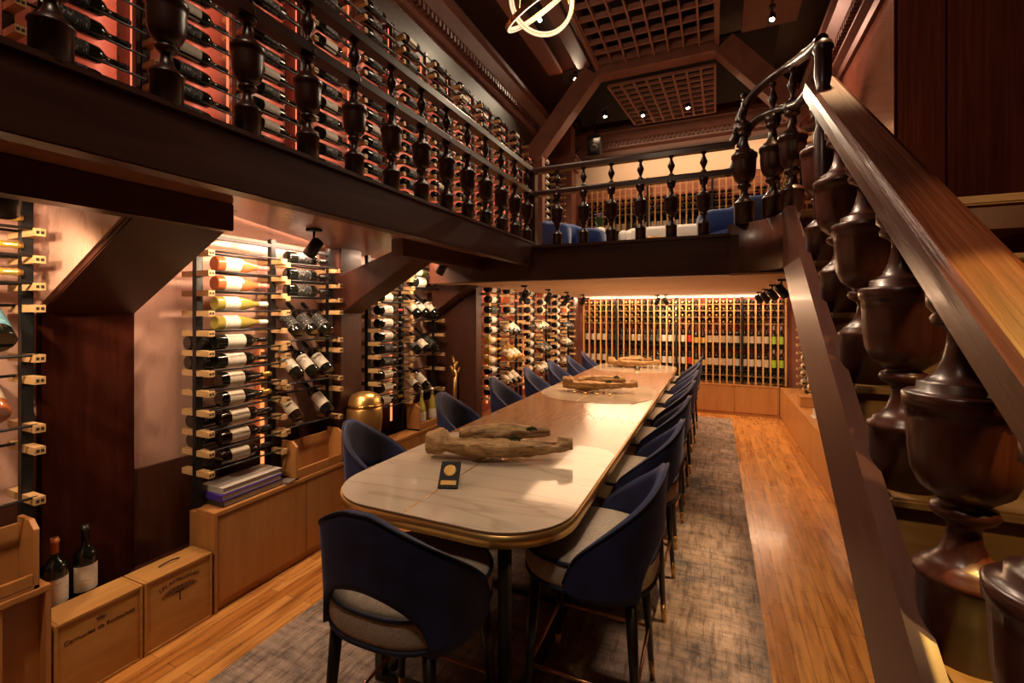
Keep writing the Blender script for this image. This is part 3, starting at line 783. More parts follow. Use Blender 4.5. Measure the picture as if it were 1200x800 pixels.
# books lying on the first cabinet
for i, (cv, lab, y0, y1, x1) in enumerate((('cover_dark', 'dark book at the bottom of the stack on the cabinet', 2.03, 2.50, -3.045), ('cover_blue', 'violet book in the middle of the stack on the cabinet', 2.02, 2.49, -3.05), ('cover_white', 'pale book on top of the stack on the cabinet', 2.035, 2.50, -3.06))):
    z = .672 + .043*i
    r = empty('book', ((x1-.24+x1)/2, (y0+y1)/2, z)); tag(r, lab, 'book', 'books on the cabinet')
    hx, hy = .115, (y1-y0)/2
    B(-hx, hx, -hy, hy, 0, .005).box(-hx, hx, -hy, hy, .036, .041).box(-hx, hx, -hy, -hy+.005, .005, .036).build('cover', M[cv], r, .001)
    B(-hx+.006, hx-.006, -hy+.006, hy-.006, .0055, .0355).build('pages', M['paper'], r)
for i in range(2):
    B(-.045, .045, -.05, .05, 0, .008).build('tasting_card', M['cover_grey' if i else 'cover_white'], None, .002, loc=(-3.08+.02*i, 2.545-.0*i, .6705+.009*i)).rotation_euler = (0, 0, R(20*i))
for o in [o for o in bpy.data.objects if o.name.startswith('tasting_card')]:
    tag(o, 'grey card lying on a pale card beside the book stack' if o.location.z > .675 else 'pale card lying below a grey card beside the book stack', 'card')
# crates
def text_mesh(txt, size, mat, name, arc=0.):
    c = bpy.data.curves.new('lettering', 'FONT'); c.body = txt; c.size = size; c.align_x = 'CENTER'; c.extrude = .0008
    o = bpy.data.objects.new('tmp', c); COL.objects.link(o); bpy.context.view_layer.update()
    me = bpy.data.meshes.new_from_object(o.evaluated_get(bpy.context.evaluated_depsgraph_get()))
    bpy.data.objects.remove(o)
    if arc:
        for v in me.vertices:
            a = v.co.x/arc; rr = arc + v.co.y
            v.co.x = rr*math.sin(a); v.co.y = rr*math.cos(a) - arc
    me.materials.clear(); me.materials.append(mat); me.name = name
    return me
def crate(label, y0, y1, txt, tree):
    x0, x1, h = -3.235, -3.02, .425
    r = empty('wine_crate', ((x0+x1)/2, (y0+y1)/2, 0)); tag(r, label, 'crate', 'wine crates on the floor')
    hx, hy = (x1-x0)/2, (y1-y0)/2; t = .016
    B(-hx, hx, -hy, -hy+t, 0, h).build('end_panel', M['pine'], r, .002); B(-hx, hx, hy-t, hy, 0, h).build('end_panel', M['pine'], r, .002)
    B(-hx, hx, -hy+t, hy-t, 0, t).build('bottom_panel', M['pine'], r, .002); B(-hx, hx-.0, -hy+t, hy-t, h-t, h).build('top_panel', M['pine'], r, .002)
    B(-hx, -hx+.012, -hy+t, hy-t, t, h-t).build('back_panel', M['pine'], r)
    B(hx-.018, hx-.006, -hy+t, hy-t, t, h-t).build('front_panel', M['pine'], r, .001)
    mw = Matrix(((0, 0, 1, hx-.0055), (1, 0, 0, 0), (0, 1, 0, .30), (0, 0, 0, 1)))
    if not tree:
        link('lettering', text_mesh(txt, .031, M['ink'], 'lettering'), r, mw=mw)
        e = MB()
        for k in range(5): e.rod((hx-.0055, (k-2)*.007, .355), (hx-.0055, (k-2)*.011, .375 - .004*abs(k-2)), .0022, n=5)
        e.rod((hx-.0055, -.016, .352), (hx-.0055, .016, .352), .0022, n=5)
        e.build('emblem', M['ink'], r)
    else:
        link('lettering', text_mesh(txt, .030, M['ink'], 'lettering', .34), r, mw=Matrix.Translation((0, 0, .045)) @ mw)
        e = MB(); e.rod((hx-.0055, 0, .225), (hx-.0055, 0, .285), .004, .003, n=6)
        for k in range(9):
            a = R(15 + 150*k/8); L_ = .05 + .03*abs(math.cos(a))
            p = Vector((hx-.0055, 0, .275)); q = p + Vector((0, math.cos(a)*L_*1.1, math.sin(a)*L_*.6))
            e.rod(p, q, .0022, .0012, n=5)
            e.tube([q + Vector((0, .014*math.cos(2*PI*i/10), .009*math.sin(2*PI*i/10))) for i in range(10)], .0012, 4, True, up=Vector((1, 0, 0)))
        e.build('emblem', M['ink'], r)
        hp = [(-.01+.012*math.sin(PI*i/10), -.06+.12*i/10, h+.004+.014*math.sin(PI*i/10)) for i in range(11)]
        MB().tube(hp, .004, 6).build('rope_handle', M['ink'], r)
crate('pine wine crate with one line of script, at left beside the near cabinet', 1.150, 1.538, 'Carruades de Rothschild', False)
crate('pine wine crate with tree emblem and rope handle, touching the first rack cabinet', 1.545, 1.935, 'LES ASTELLIANES', True)
bottle('dark', standing(-3.315, 1.397, .342, 25) @ Matrix.Scale(1.06, 4), 'dark bottle with white label standing behind the crates, right of its pair', 'bottles standing behind the crates', False)
bottle('orange', standing(-3.312, 1.262, .342, 10) @ Matrix.Scale(.90, 4), 'dark bottle with orange capsule standing behind the crates', 'bottles standing behind the crates', False)
bottle('plain', standing(-3.375, 1.165, .342, 10) @ Matrix.Scale(1.15, 4), 'plain slim bottle farthest left behind the crates', 'bottles standing behind the crates', False)

# brass urn and gold coral between the racks
u = empty('brass_urn', (-3.02, 3.36, 0)); tag(u, 'large golden brass urn on a wooden stand between the lit racks', 'urn')
B(-.15, .15, -.14, .14, 0, .74).build('stand', M['maple'], u, .004)
MB().lathe([(.09, .74), (.11, .75), (.12, .78), (.15, .88), (.165, 1.0), (.16, 1.10), (.15, 1.125)], 24).build('body', M['brass_soft'], u)
MB().lathe([(.155, 1.115), (.163, 1.12), (.163, 1.14), (.155, 1.145)], 24).build('band', M['brass'], u)
MB().lathe([(.15, 1.14), (.145, 1.18), (.12, 1.225), (.06, 1.25), (.0, 1.255)], 24, caps=False).build('lid', M['brass_soft'], u)
c = MB()
base = Vector((-2.98, 4.93, .67)); 
c.rod(base, base+Vector((0, 0, .68)), .03, .025, 10)
for dy, dx, h0, l in ((-.10, 0, .52, .15), (.10, .03, .50, .17), (.02, -.05, .66, .12), (-.02, .04, .6, .12)):
    c.rod(base+Vector((0, 0, h0)), base+Vector((dx, dy, h0+l)), .022, .016, 8)
tag(c.build('gold_coral', M['brass_soft']), 'branching golden coral ornament beside the second lit rack', 'ornament')
# items on the far right cabinet
for i, (x, y, z1, m, nm, lab) in enumerate(((1.24, 8.0, .74, 'maple', 'display_box', 'small wooden box on the far right cabinet'), (1.22, 7.2, .70, 'cover_white', 'menu_card', 'white card standing on the far right cabinet'), (1.26, 6.5, .64, 'cover_dark', 'dark_tray', 'dark tray lying on the far right cabinet'))):
    mb = B(-.09 if i != 1 else -.01, .09 if i != 1 else .01, -.12, .12, 0, z1-.602)
    if i == 0: mb.box(-.095, .095, -.125, .125, z1-.602, z1-.585)
    if i == 1: mb.box(-.04, .04, -.12, .12, 0, .006)
    if i == 2: mb.box(-.1, .1, -.13, -.12, 0, .06).box(-.1, .1, .12, .13, 0, .06)
    tag(mb.build(nm, M[m], None, .002, loc=(x, y, .602)), lab, nm.split('_')[1])

# ------------------------------------------------------------------ table
TX0, TX1, TY0, TY1, TZ = -1.94, -.60, 1.75, 8.6, 1.05
tab = empty('dining_table', ((TX0+TX1)/2, (TY0+TY1)/2, 0)); tag(tab, 'long counter-height table with marble insets, bronze leaves and brass edge', 'table')
tab_o = Vector(((TX0+TX1)/2, (TY0+TY1)/2, 0))
def rrect(x0, x1, y0, y1, rs, n=8):
    """rs = (r at x0y0, x1y0, x1y1, x0y1)"""
    pts = []
    for (cx, cy, r, a0) in ((x0+rs[0], y0+rs[0], rs[0], 180), (x1-rs[1], y0+rs[1], rs[1], 270), (x1-rs[2], y1-rs[2], rs[2], 0), (x0+rs[3], y1-rs[3], rs[3], 90)):
        for i in range(n+1):
            a = R(a0 + 90*i/n); pts.append((cx + r*math.cos(a), cy + r*math.sin(a)))
    return pts
def loc_poly(p): return [(a-tab_o.x, b-tab_o.y) for a, b in p]
outer = rrect(TX0, TX1, TY0, TY1, (.36, .36, .3, .3))
MB().prism(loc_poly(outer), 'z', TZ-.068, TZ-.012, smooth=True).build('brass_edge', M['brass_soft'], tab)
inner = rrect(TX0+.006, TX1-.006, TY0+.006, TY1-.006, (.355, .355, .295, .295))
MB().prism(loc_poly(inner), 'z', TZ-.013, TZ-.003).build('bronze_leaf', M['leaf_top'], tab)
for (a, b, rs) in ((TY0+.008, 3.17, (.352, .352, .16, .16)), (4.72, 6.15, (.6, .6, .6, .6)), (7.35, TY1-.008, (.5, .5, .29, .29))):
    p = rrect(TX0+.008, TX1-.008, a, b, rs, 12)
    MB().prism(loc_poly(p), 'z', TZ-.004, TZ).build('marble_inset', M['marble'], tab)
    B(-1.36-tab_o.x, -1.352-tab_o.x, a-tab_o.y+.005, b-tab_o.y-.01, TZ-.002, TZ+.0006).build('brass_seam', M['brass_soft'], tab)
for y0 in (1.98, 4.9, 7.5):
    y1 = y0 + 1.0
    for x in (-1.66, -.92):
        for y in (y0, y1):
            B(-.026, .026, -.026, .026, 0.012, TZ-.068).build('leg', M['legwood'], tab, .003, loc=(x-tab_o.x, y-tab_o.y, 0))
    for x in (-1.66, -.92):
        B(-.026, .026, -.5, .5, .012, .05).build('floor_bar', M['legwood'], tab, .003, loc=(x-tab_o.x, (y0+y1)/2-tab_o.y, 0))
    for y in (y0, y1): B(-.37, .37, -.024, .024, .012, .05).build('floor_bar', M['legwood'], tab, .003, loc=(-1.29-tab_o.x, y-tab_o.y, 0))
B(-.05, .05, -.05, .05, .012, TZ-.068).build('leg', M['turned'], tab, .004, loc=(-.74-tab_o.x, 3.42-tab_o.y, 0))
B(-.05, .05, -.05, .05, .012, TZ-.068).build('leg', M['turned'], tab, .004, loc=(-1.80-tab_o.x, 3.42-tab_o.y, 0))
# rug
tag(B(-2.50, .285, .35, 9.45, .0, .012).build('area_rug', M['rug'], None, .003), 'grey and brown distressed rug under the long table', 'rug')

# ------------------------------------------------------------------ stools
def make_stool():
    r = empty('bar_stool')
    def sq(rad, n=40, e=2.6, fx=1., fy=1.):
        out = []
        for i in range(n):
            a = 2*PI*i/n; c, s = math.cos(a), math.sin(a)
            k = (abs(c)**e + abs(s)**e)**(-1/e); out.append((rad*k*c*fx, rad*k*s*fy))
        return out
    zs = [(.725, .93), (.732, .97), (.76, 1.0), (.82, 1.0), (.85, .985), (.866, .94), (.876, .80), (.880, .5), (.881, .02)]
    mb = MB(); vs = []; n = 40
    for z, k in zs: vs += [(x*k, y*k, z) for x, y in sq(.325, n, 2.6, 1., 1.)]
    fs = []
    for j in range(len(zs)-1):
        for i in range(n): fs.append((j*n+i, j*n+(i+1) % n, (j+1)*n+(i+1) % n, (j+1)*n+i))
    fs.append(list(range(n))[::-1]); fs.append([(len(zs)-1)*n+i for i in range(n)])
    mb.add(vs, fs, 0, True); seat = mb.build('seat', M['cream_fab'], r)
    MB().tube([(x*.995, y*.995, .850) for x, y in sq(.325, n)], .009, 6, True).build('piping', M['piping'], seat)
    MB().tube([(x*.98, y*.98, .728) for x, y in sq(.325, n)], .010, 6, True).build('piping', M['piping'], seat)
    # barrel back wrapping the rear (-X is the rear)
    N, K = 72, 10; tm = R(99)
    outer, inner = [], []
    for i in range(N+1):
        t = -tm + 2*tm*i/N; s = abs(t)/tm
        sp_ = max(0., (s-.08)/.92); top = .85 + .395*(1 - sp_**1.32)
        op = R(44)
        bot = .715 if abs(t) > op else .715 + .235*math.sqrt(max(0., 1-(t/op)**2))
        if s > .88: q_ = (s-.88)/.12; top -= .075*q_*q_; bot += .035*q_*q_
        c, sn = math.cos(t), math.sin(t); e = 2.5
        k = (abs(c)**e + abs(sn)**e)**(-1/e)
        for j in range(K+1):
            z = bot + (top-bot)*j/K
            lean = 1 + .06*max(0, (z-.85)/.41)*max(0., math.cos(t*.6))
            th = .042 if 0 < j < K else .03
            ro = .348*k*lean; ri = ro - th
            outer.append((-ro*c, ro*sn, z)); inner.append((-ri*c, ri*sn, z if 0 < j < K else z))
    vs = outer + inner; o2 = len(outer); fs = []
    for i in range(N):
        for j in range(K):
            a, b, c_, d = i*(K+1)+j, (i+1)*(K+1)+j, (i+1)*(K+1)+j+1, i*(K+1)+j+1
            fs.append((a, b, c_, d)); fs.append((o2+a, o2+d, o2+c_, o2+b))
        a, b = i*(K+1), (i+1)*(K+1); fs.append((a, o2+a, o2+b, b))
        a, b = i*(K+1)+K, (i+1)*(K+1)+K; fs.append((a, b, o2+b, o2+a))
    for j in range(K):
        a, d = j, j+1; fs.append((a, d, o2+d, o2+a))
        a, d = N*(K+1)+j, N*(K+1)+j+1; fs.append((a, o2+a, o2+d, d))
    back = MB().add(vs, fs, 0, True).build('backrest', M['navy'], r)
    MB().tube([outer[i*(K+1)+K] for i in range(N+1)], .006, 5).build('piping', M['piping'], back)
    B(-.25, .25, -.25, .25, .695, .727).build('seat_frame', M['legwood'], r, .01)
    ft = []
    for sx in (-1, 1):
        for sy in (-1, 1):
            p0 = Vector((sx*.225, sy*.225, .70)); p1 = Vector((sx*.268, sy*.268, 0.0)); pf = p1 + (p0-p1)*(.11/.70)
            lg = MB().rod(pf, p0, .0165, .028, 10).build('leg', M['legwood'], r)
            MB().rod(p1, pf, .0145, .0168, 10).build('ferrule', M['brass_soft'], lg)
            ft.append(p1 + (p0-p1)*(.29/.70))
    fr = MB()
    a, b, c_, d = ft[0], ft[1], ft[3], ft[2]
    for p, q in ((a, b), (b, c_), (c_, d), (d, a)): fr.rod(p, q, .0085, n=6)
    fr.build('footrest', M['copper'], r)
    return r
proto = make_stool()
seats = []   # x, y, heading (direction faced, deg from +X), label
seats.append((-1.215, 1.665, 91, 'navy velvet bar stool at the near end of the table, back to the viewer'))
SR = (2.30, 3.35, 4.33, 5.32, 6.28, 7.24, 8.2)
for i, y in enumerate(SR):
    seats.append((-.56 if i else -.575, y, 180 + (1 if i == 0 else random.uniform(-3, 3)), f'navy velvet bar stool, {FIRST[i]} along the right side of the table' if i else 'navy velvet bar stool, first and nearest along the right side of the table'))
SL = (2.56, 3.68, 4.74, 5.74, 6.70, 7.64, 8.58)
for i, y in enumerate(SL):
    seats.append((-1.98, y, (26, 14)[i] if i < 2 else random.uniform(4, 12), f'navy velvet bar stool, {FIRST[i]} along the left side of the table'))
for i, (x, y, a, lab) in enumerate(seats):
    o = proto if i == 0 else copy_tree(proto)
    o.location = (x, y, .012); o.rotation_euler = (0, 0, R(a)); tag(o, lab, 'bar stool', 'navy bar stools round the table')

# ------------------------------------------------------------------ things on the table
from mathutils import noise as mnoise
def log_mesh(L, h, w, bow, seed, hollow=False):
    N, K = 72, 28; vs, fs = [], []
    for i in range(N+1):
        s = i/N; x = (s-.5)*L
        prof = (.62 + .38*math.sin(PI*min(1, s*1.15+.05))) * (1.15 if s < .12 else 1.)
        if s > .93: prof *= 1 - (s-.93)*4
        for j in range(K):
            a = 2*PI*j/K
            nz = mnoise.noise(Vector((x*6+seed, math.cos(a)*1.6, math.sin(a)*1.6)))*.34 + mnoise.noise(Vector((x*45+seed, math.cos(a)*9, math.sin(a)*9)))*.07 + mnoise.noise(Vector((x*17+seed, math.cos(a)*4, math.sin(a)*4)))*.18
            rr = prof*(1+nz)
            y = math.cos(a)*w*rr + bow*math.sin(PI*s); z = math.sin(a)*h*rr
            if hollow and math.sin(a) > .2 and .14 < s < .9: z -= h*1.1*(math.sin(a)-.2)
            vs.append((x, y, z + h*.9))
    for i in range(N):
        for j in range(K): fs.append((i*K+j, (i+1)*K+j, (i+1)*K+(j+1) % K, i*K+(j+1) % K))
    fs.append(list(range(K))); fs.append([N*K+j for j in range(K)][::-1])
    mz = min(v[2] for v in vs); vs = [(x, y, z-mz) for x, y, z in vs]
    return MB().add(vs, fs, 0, True)
def moss(mb_seed, r):
    m = MB(); rnd = random.Random(mb_seed)
    for i in range(60):
        a, b = rnd.uniform(0, 2*PI), rnd.uniform(0, PI/2); p = Vector((math.cos(a)*math.cos(b)*1.5, math.sin(a)*math.cos(b), math.sin(b)*.7))*r
        q = Matrix.Translation(p)
        m.lathe([(.002, -r*.3), (r*.22, 0), (.002, r*.3)], 5, q, caps=False)
    return m
def centrepiece(loc, rz, L, label, seed):
    r = empty('driftwood_centrepiece', loc, rz); tag(r, label, 'centrepiece', 'driftwood centrepieces on the table')
    f = log_mesh(L, .078, .088, -.05, seed, True).build('front_log', M['drift'], r); f.location = (0, -.04, 0)
    b = log_mesh(L*.64, .062, .075, .02, seed+5).build('upper_log', M['drift'], r); b.location = (.03, .075, .045); b.rotation_euler = (0, R(-3), R(4))
    moss(seed, .026).build('moss', M['moss'], r, loc=(.10, -.01, .105)); moss(seed+1, .024).build('moss', M['moss'], r, loc=(L*.22, .07, .155))
    return r
centrepiece((-1.30, 2.72, TZ+.004), R(19), .95, 'driftwood log centrepiece with moss on the nearest marble inset', 3.3)
centrepiece((-1.27, 5.45, TZ+.004), R(12), .88, 'driftwood log centrepiece on the middle marble inset', 9.1)
centrepiece((-1.30, 8.12, TZ+.004), R(6), .86, 'driftwood log centrepiece on the farthest marble inset', 21.7)
pl = empty('award_plaque', (-1.315, 2.10, TZ+.0005), R(22)); tag(pl, 'black leaning plaque with gold medal and nameplate on the near marble', 'plaque')
tl = Matrix.Rotation(R(-52), 4, 'X')
B(-.055, .055, -.008, .008, 0, .165, mat=tl).build('backboard', M['black'], pl, .002)
MB().lathe([(.034, 0), (.036, .003), (.030, .005), (.0, .006)], 28, tl @ Matrix.Translation((0, -.0075, .105)) @ Matrix.Rotation(R(90), 4, 'X'), caps=False).build('medal', M['medal'], pl)
B(-.042, .042, -.0105, -.0075, .018, .044, mat=tl).build('nameplate', M['medal'], pl)
B(-.03, .03, .098, .106, 0.0, .068).build('prop', M['black'], pl)
cd = empty('tea_light', (-1.16, 7.62, TZ)); tag(cd, 'lit tea light in a clear glass in front of the farthest driftwood', 'candle')
MB().lathe([(.04, 0), (.045, .01), (.045, .075), (.042, .075), (.042, .012), (.0, .012)], 20, caps=False).build('glass', M['clear'], cd)
MB().lathe([(.036, .013), (.036, .045), (.0, .045)], 16, caps=False).build('wax', M['wax'], cd)
for i, x in enumerate((-1.52, -1.38, -1.24, -1.10)):
    c = empty('tea_light', (x, 5.22 - .03*math.sin(i), TZ)); tag(c, f'{["leftmost", "second", "third", "rightmost"][i]} tea light of the row before the middle driftwood', 'candle', 'tea lights before the middle driftwood')
    MB().lathe([(.022, 0), (.023, .004), (.023, .018), (.021, .018), (.021, .006), (.0, .006)], 14, caps=False).build('tin_cup', M['brass_soft'], c)
    MB().lathe([(.019, .007), (.019, .014), (.0, .014)], 12, caps=False).build('wax', M['wax'], c)

# ------------------------------------------------------------------ balusters / balustrades
BAL = [(.098, 0), (.098, .195), (.106, .203), (.104, .218), (.090, .226), (.088, .236), (.070, .248), (.050, .272), (.038, .305), (.034, .335), (.040, .352), (.062, .364), (.072, .380), (.066, .396), (.048, .404), (.062, .416), (.094, .443), (.110, .485), (.116, .54), (.119, .62), (.121, .652), (.129, .657), (.130, .692), (.122, .698), (.098, .702), (.097, .724), (.080, .729), (.060, .748), (.044, .785), (.035, .83), (.034, .862), (.046, .872), (.066, .882), (.070, .90), (.062, .912), (.078, .93), (.078, .99)]
def bal_mesh(hs, rs, n=24, flute=0., mt='turned_dark'):
    return MB().lathe([(r*rs, z*hs) for r, z in BAL], n, flute=flute, k=24, frange=(.43*hs, .655*hs)).mesh('baluster', [M[mt]])
SP = [(.55, 0), (.55, .08), (.3, .12), (.25, .2), (.55, .38), (.75, .5), (.55, .62), (.25, .8), (.3, .88), (.55, .92), (.55, 1.)]
def spin_mesh(h, r): return MB().lathe([(a*r, z*h) for a, z in SP], 14).mesh('spindle', [M['turned_dark']])
def srail(path, w, h): return MB().tube(path, 0, prof=[(-w/2, -h/2), (w/2, -h/2), (w/2, h*.2), (w*.3, h/2), (-w*.3, h/2), (-w/2, h*.2)], smooth=False)
bl = bal_mesh(.535, .50, 18); sp = spin_mesh(.19, .045)
ZM, ZT = 3.235, 3.475
g = empty('balustrade', (XF+.01, 2.0, 2.72)); tag(g, 'dark turned balustrade along the left gallery', 'balustrade')
XG = XF - .035
srail([(XG, -1.2, ZM), (XG, YF+.05, ZM)], .075, .055).build('middle_rail', M['turned_dark'], g, loc=-g.location)
srail([(XG, -1.2, ZT), (XG, YF+.05, ZT)], .07, .06).build('top_rail', M['turned_dark'], g, loc=-g.location)
k = -4
while .66 + .3025*k < 4.35:
    y = .66 + .3025*k
    link('baluster', bl, g, Vector((XG, y, 2.715)) - g.location); link('spindle', sp, g, Vector((XG, y, ZM+.025)) - g.location); k += 1
B(-.045, .045, -.045, .045, 0, .80).build('newel_post', M['turned_dark'], g, .006, loc=Vector((XG, YF+.05, 2.7)) - g.location)
g2 = empty('balustrade', (-.8, YF+.05, 2.69)); tag(g2, 'dark turned balustrade along the back gallery', 'balustrade')
srail([(XG, YF+.05, ZM), (.16, YF+.05, ZM)], .075, .055).build('middle_rail', M['turned_dark'], g2, loc=-g2.location)
srail([(XG, YF+.05, ZT), (.16, YF+.05, ZT)], .07, .06).build('top_rail', M['turned_dark'], g2, loc=-g2.location)
for i in range(6):
    x = -1.477 + .2768*i
    link('baluster', bl, g2, Vector((x, YF+.05, 2.685)) - g2.location); link('spindle', sp, g2, Vector((x, YF+.05, ZM+.025)) - g2.location)
# curved landing balustrade
g3 = empty('balustrade', (.4, 4.2, 2.7)); tag(g3, 'curved balustrade with swept rails at the stair head', 'balustrade')
def smooth_path(P, n=5):
    P = [Vector(p) for p in P]; out = []
    for i in range(len(P)-1):
        a, b, c, d = P[max(0, i-1)], P[i], P[i+1], P[min(len(P)-1, i+2)]
        for k in range(n):
            t = k/n; out.append(.5*((2*b) + (c-a)*t + (2*a-5*b+4*c-d)*t*t + (3*b-a-3*c+d)*t**3))
    return out + [P[-1]]
YR = YF+.05
top = smooth_path([(.08, YR, ZT), (.13, YR, ZT+.005), (.17, YR, 3.56), (.20, YR, 3.70), (.28, 4.43, 3.85), (.42, 4.34, 3.945), (.53, 4.2, 3.95), (.56, 3.95, 3.87), (.56, 3.66, 3.76), (.565, 3.45, 3.68), (.58, 3.22, 3.62)])
mid = smooth_path([(.08, YR, ZM), (.13, YR, ZM+.01), (.18, YR, 3.36), (.22, YR, 3.50), (.30, 4.42, 3.63), (.42, 4.34, 3.66), (.50, 4.22, 3.63), (.56, 3.95, 3.55), (.56, 3.7, 3.48), (.57, 3.42, 3.44)])
MB().tube(top, .036, 10).build('top_rail', M['turned_dark'], g3, loc=-g3.location)
MB().tube(mid, .036, 10).build('middle_rail', M['turned_dark'], g3, loc=-g3.location)
b3 = bal_mesh(.88, .80, 24); s3 = spin_mesh(.26, .05)
for t in (.14, .50, .86):
    a = R(90 - 90*t); x, y = .14 + .42*math.cos(a), 4.03 + .42*math.sin(a)
    link('baluster', b3, g3, Vector((x, y, 2.76)) - g3.location); link('spindle', s3, g3, Vector((x, y, 3.64)) - g3.location)
MB().lathe([(.05, 0), (.05, .5), (.035, .55), (.05, .68), (.06, .72), (.035, .78), (.045, .84), (.045, .98), (.055, 1.0), (.045, 1.04), (.0, 1.07)], 16, caps=False).build('newel_post', M['turned_dark'], g3, loc=Vector((.585, 3.22, 2.56)) - g3.location)
# curved fascia of the landing
mb = MB(); vs, fs = [], []; n = 16
for rr in (.515, .462):
    for i in range(n+1):
        a = R(90 - 90*i/n)
        for z in (2.35 , 2.77): vs.append((.10 + rr*math.cos(a)*.82, 3.96 + rr*math.sin(a)*.98, z))
o = 2*(n+1)
for i in range(n):
    fs += [(2*i, 2*i+1, 2*i+3, 2*i+2), (o+2*i, o+2*i+2, o+2*i+3, o+2*i+1), (2*i+1, o+2*i+1, o+2*i+3, 2*i+3), (2*i, 2*i+2, o+2*i+2, o+2*i)]
mb.add(vs, fs, 0, True); struct('trim_22', mb, M['mahog'], label='curved wooden fascia at the stair head', cat='fascia')
struct('trim_23', B(.10, XR, YF+.0, YB, 2.33+.01, ZG-.005).box(.56, XR, 3.66, YF+.1, 2.5, ZG), M['mahog'], label='landing slab at the head of the stair', cat='floor')

# ------------------------------------------------------------------ staircase
st = empty('staircase', (1.1, 1.8, 0)); tag(st, 'dark wooden staircase rising away along the right side', 'staircase')
TS = .712
def sz(y, z0): return z0 + TS*y
XS = .475
yb0 = .515/TS; ST = .016
poly = [(yb0, 0), (3.95, sz(3.95, -.515)), (4.05, 2.36), (4.05, 2.78), ((2.78-ST)/TS, 2.78), (-ST/TS, 0)]
MB().prism(poly, 'x', XS, XS+.055).build('stringer', M['string'], st, .004, loc=-st.location)
MB().tube([(XS+.026, .0, sz(.0, ST+.006)), (XS+.026, 3.86, sz(3.86, ST+.006))], 0, prof=[(-.030, -.010), (.030, -.010), (.030, .010), (-.030, .010)], smooth=False).build('stringer_moulding', M['string'], st, loc=-st.location)
rise, run = .4275*TS, .4275
for i in range(-3, 5):
    yi = 1.61 + run*i; z = sz(yi, -.06); y = yi - .13
    if z < .05: continue
    B(XS+.055, XR-.005, y-.03, y+run+.01, z-.035, z).build('tread', M['tread'], st, .008, loc=-st.location)
    B(XS+.055, XR-.005, y, y+.02, max(0, z-rise), z-.035).build('riser', M['tread'], st, loc=-st.location)
B(XS+.055, XR-.005, 3.62, 3.68, 2.645, 2.70).build('landing_nosing', M['tread'], st, .01, loc=-st.location)
XB = .61
bs = bal_mesh(1.0, 1.0, 48, .03, 'turned')
for i in range(-3, 5):
    y = 1.61 + .4275*i
    zb_ = sz(y, -.06)
    if zb_ < -.05: continue
    o = link('baluster', bs, st, Vector((XB, y, zb_)) - st.location)
    MB().lathe([(.06, -.03 if zb_ > .25 else -zb_), (.06, 0)], 20).build('baluster_block', M['turned'], st, 0, loc=Vector((XB, y, zb_)) - st.location)
hw = .086; prof = [(-hw, -.055), (-hw*.8, -.062), (hw*.8, -.062), (hw, -.055), (hw, .0), (hw*.96, .035), (hw*.7, .048), (-hw*.7, .048), (-hw*.96, .035), (-hw, .0)]
hr = MB().tube([(XB, .05, sz(.05, .985)), (XB, 3.45, sz(3.45, .985))], 0, prof=prof, smooth=False)
hr.build('handrail', M['rail'], st, loc=-st.location)

# ------------------------------------------------------------------ upper back room furniture
def sofa(loc, rz, w, d, label, mat, cat, name, back_h=.92, tuft=True):
    r = empty(name, loc, rz); tag(r, label, cat)
    hw_, hd = w/2, d/2
    B(-hw_+.1, hw_-.1, -hd, hd-.15, .2, .48).build('seat', mat, r, .04)
    n = 24; pts = []
    for i in range(n+1):
        a = R(200 - 220*i/n); pts.append(Vector((hw_*math.copysign(abs(math.cos(a))**.45, math.cos(a)), -hd*.3 + hd*1.2*math.copysign(abs(math.sin(a))**.45, math.sin(a)), 0)))
    m = MB(); vs = []; fs = []
    for i, p in enumerate(pts):
        t = (pts[min(n, i+1)] - pts[max(0, i-1)]).normalized(); nn = Vector((t.y, -t.x, 0))
        hz = back_h - .22*(abs(i/n-.5)*2)**3
        for dx, z in ((0, .15), (0, hz-.06), (.03, hz-.01), (.08, hz), (.13, hz-.02), (.15, hz-.07), (.13, .15)): vs.append(p + nn*dx + Vector((0, 0, z)))
    K = 7
    for i in range(n):
        for j in range(K): fs.append((i*K+j, (i+1)*K+j, (i+1)*K+(j+1) % K, i*K+(j+1) % K))
    fs += [list(range(K)), [n*K+j for j in range(K)][::-1]]
    m.add(vs, fs, 0, True).build('backrest', mat, r)
    for sx in (-1, 1):
        for sy in (-1, 1): MB().rod((sx*(hw_-.2), sy*(hd-.2), 0), (sx*(hw_-.22), sy*(hd-.22), .21), .018, .028).build('leg', M['legwood'], r)
    if tuft:
        t = MB()
        for i in range(6):
            for z in (.62, .76): t.lathe([(.002, -.008), (.016, 0), (.002, .008)], 8, Matrix.Translation((-hw_*.7 + 1.4*hw_*i/5, hd*.86-.135, z)), caps=False)
        t.build('button', mat, r)
sofa((-.68, 8.95, ZG), 0, 1.95, .9, 'white tufted sofa on the back gallery', M['white'], 'sofa', 'tufted_sofa', 1.0)
sofa((-2.38, 7.9, ZG), R(60), 1.0, .8, 'blue velvet armchair at the left end of the back gallery', M['blue'], 'armchair', 'armchair', .98, False)
sofa((.36, 7.3, ZG), R(-55), 1.0, .8, 'blue velvet armchair right of the white sofa', M['blue'], 'armchair', 'armchair', 1.0, False)
pt = empty('potted_plant', (-2.05, 8.75, ZG)); tag(pt, 'cream pot with green leaves and lilac flowers on a stand', 'plant')
B(-.12, .12, -.12, .12, 0, .62).build('stand', M['mahog'], pt, .005)
MB().lathe([(.08, .62), (.10, .63), (.115, .95), (.10, .95), (.09, .66), (0, .66)], 20, caps=False).build('pot', M['pot'], pt)
lf = MB(); rnd = random.Random(2)
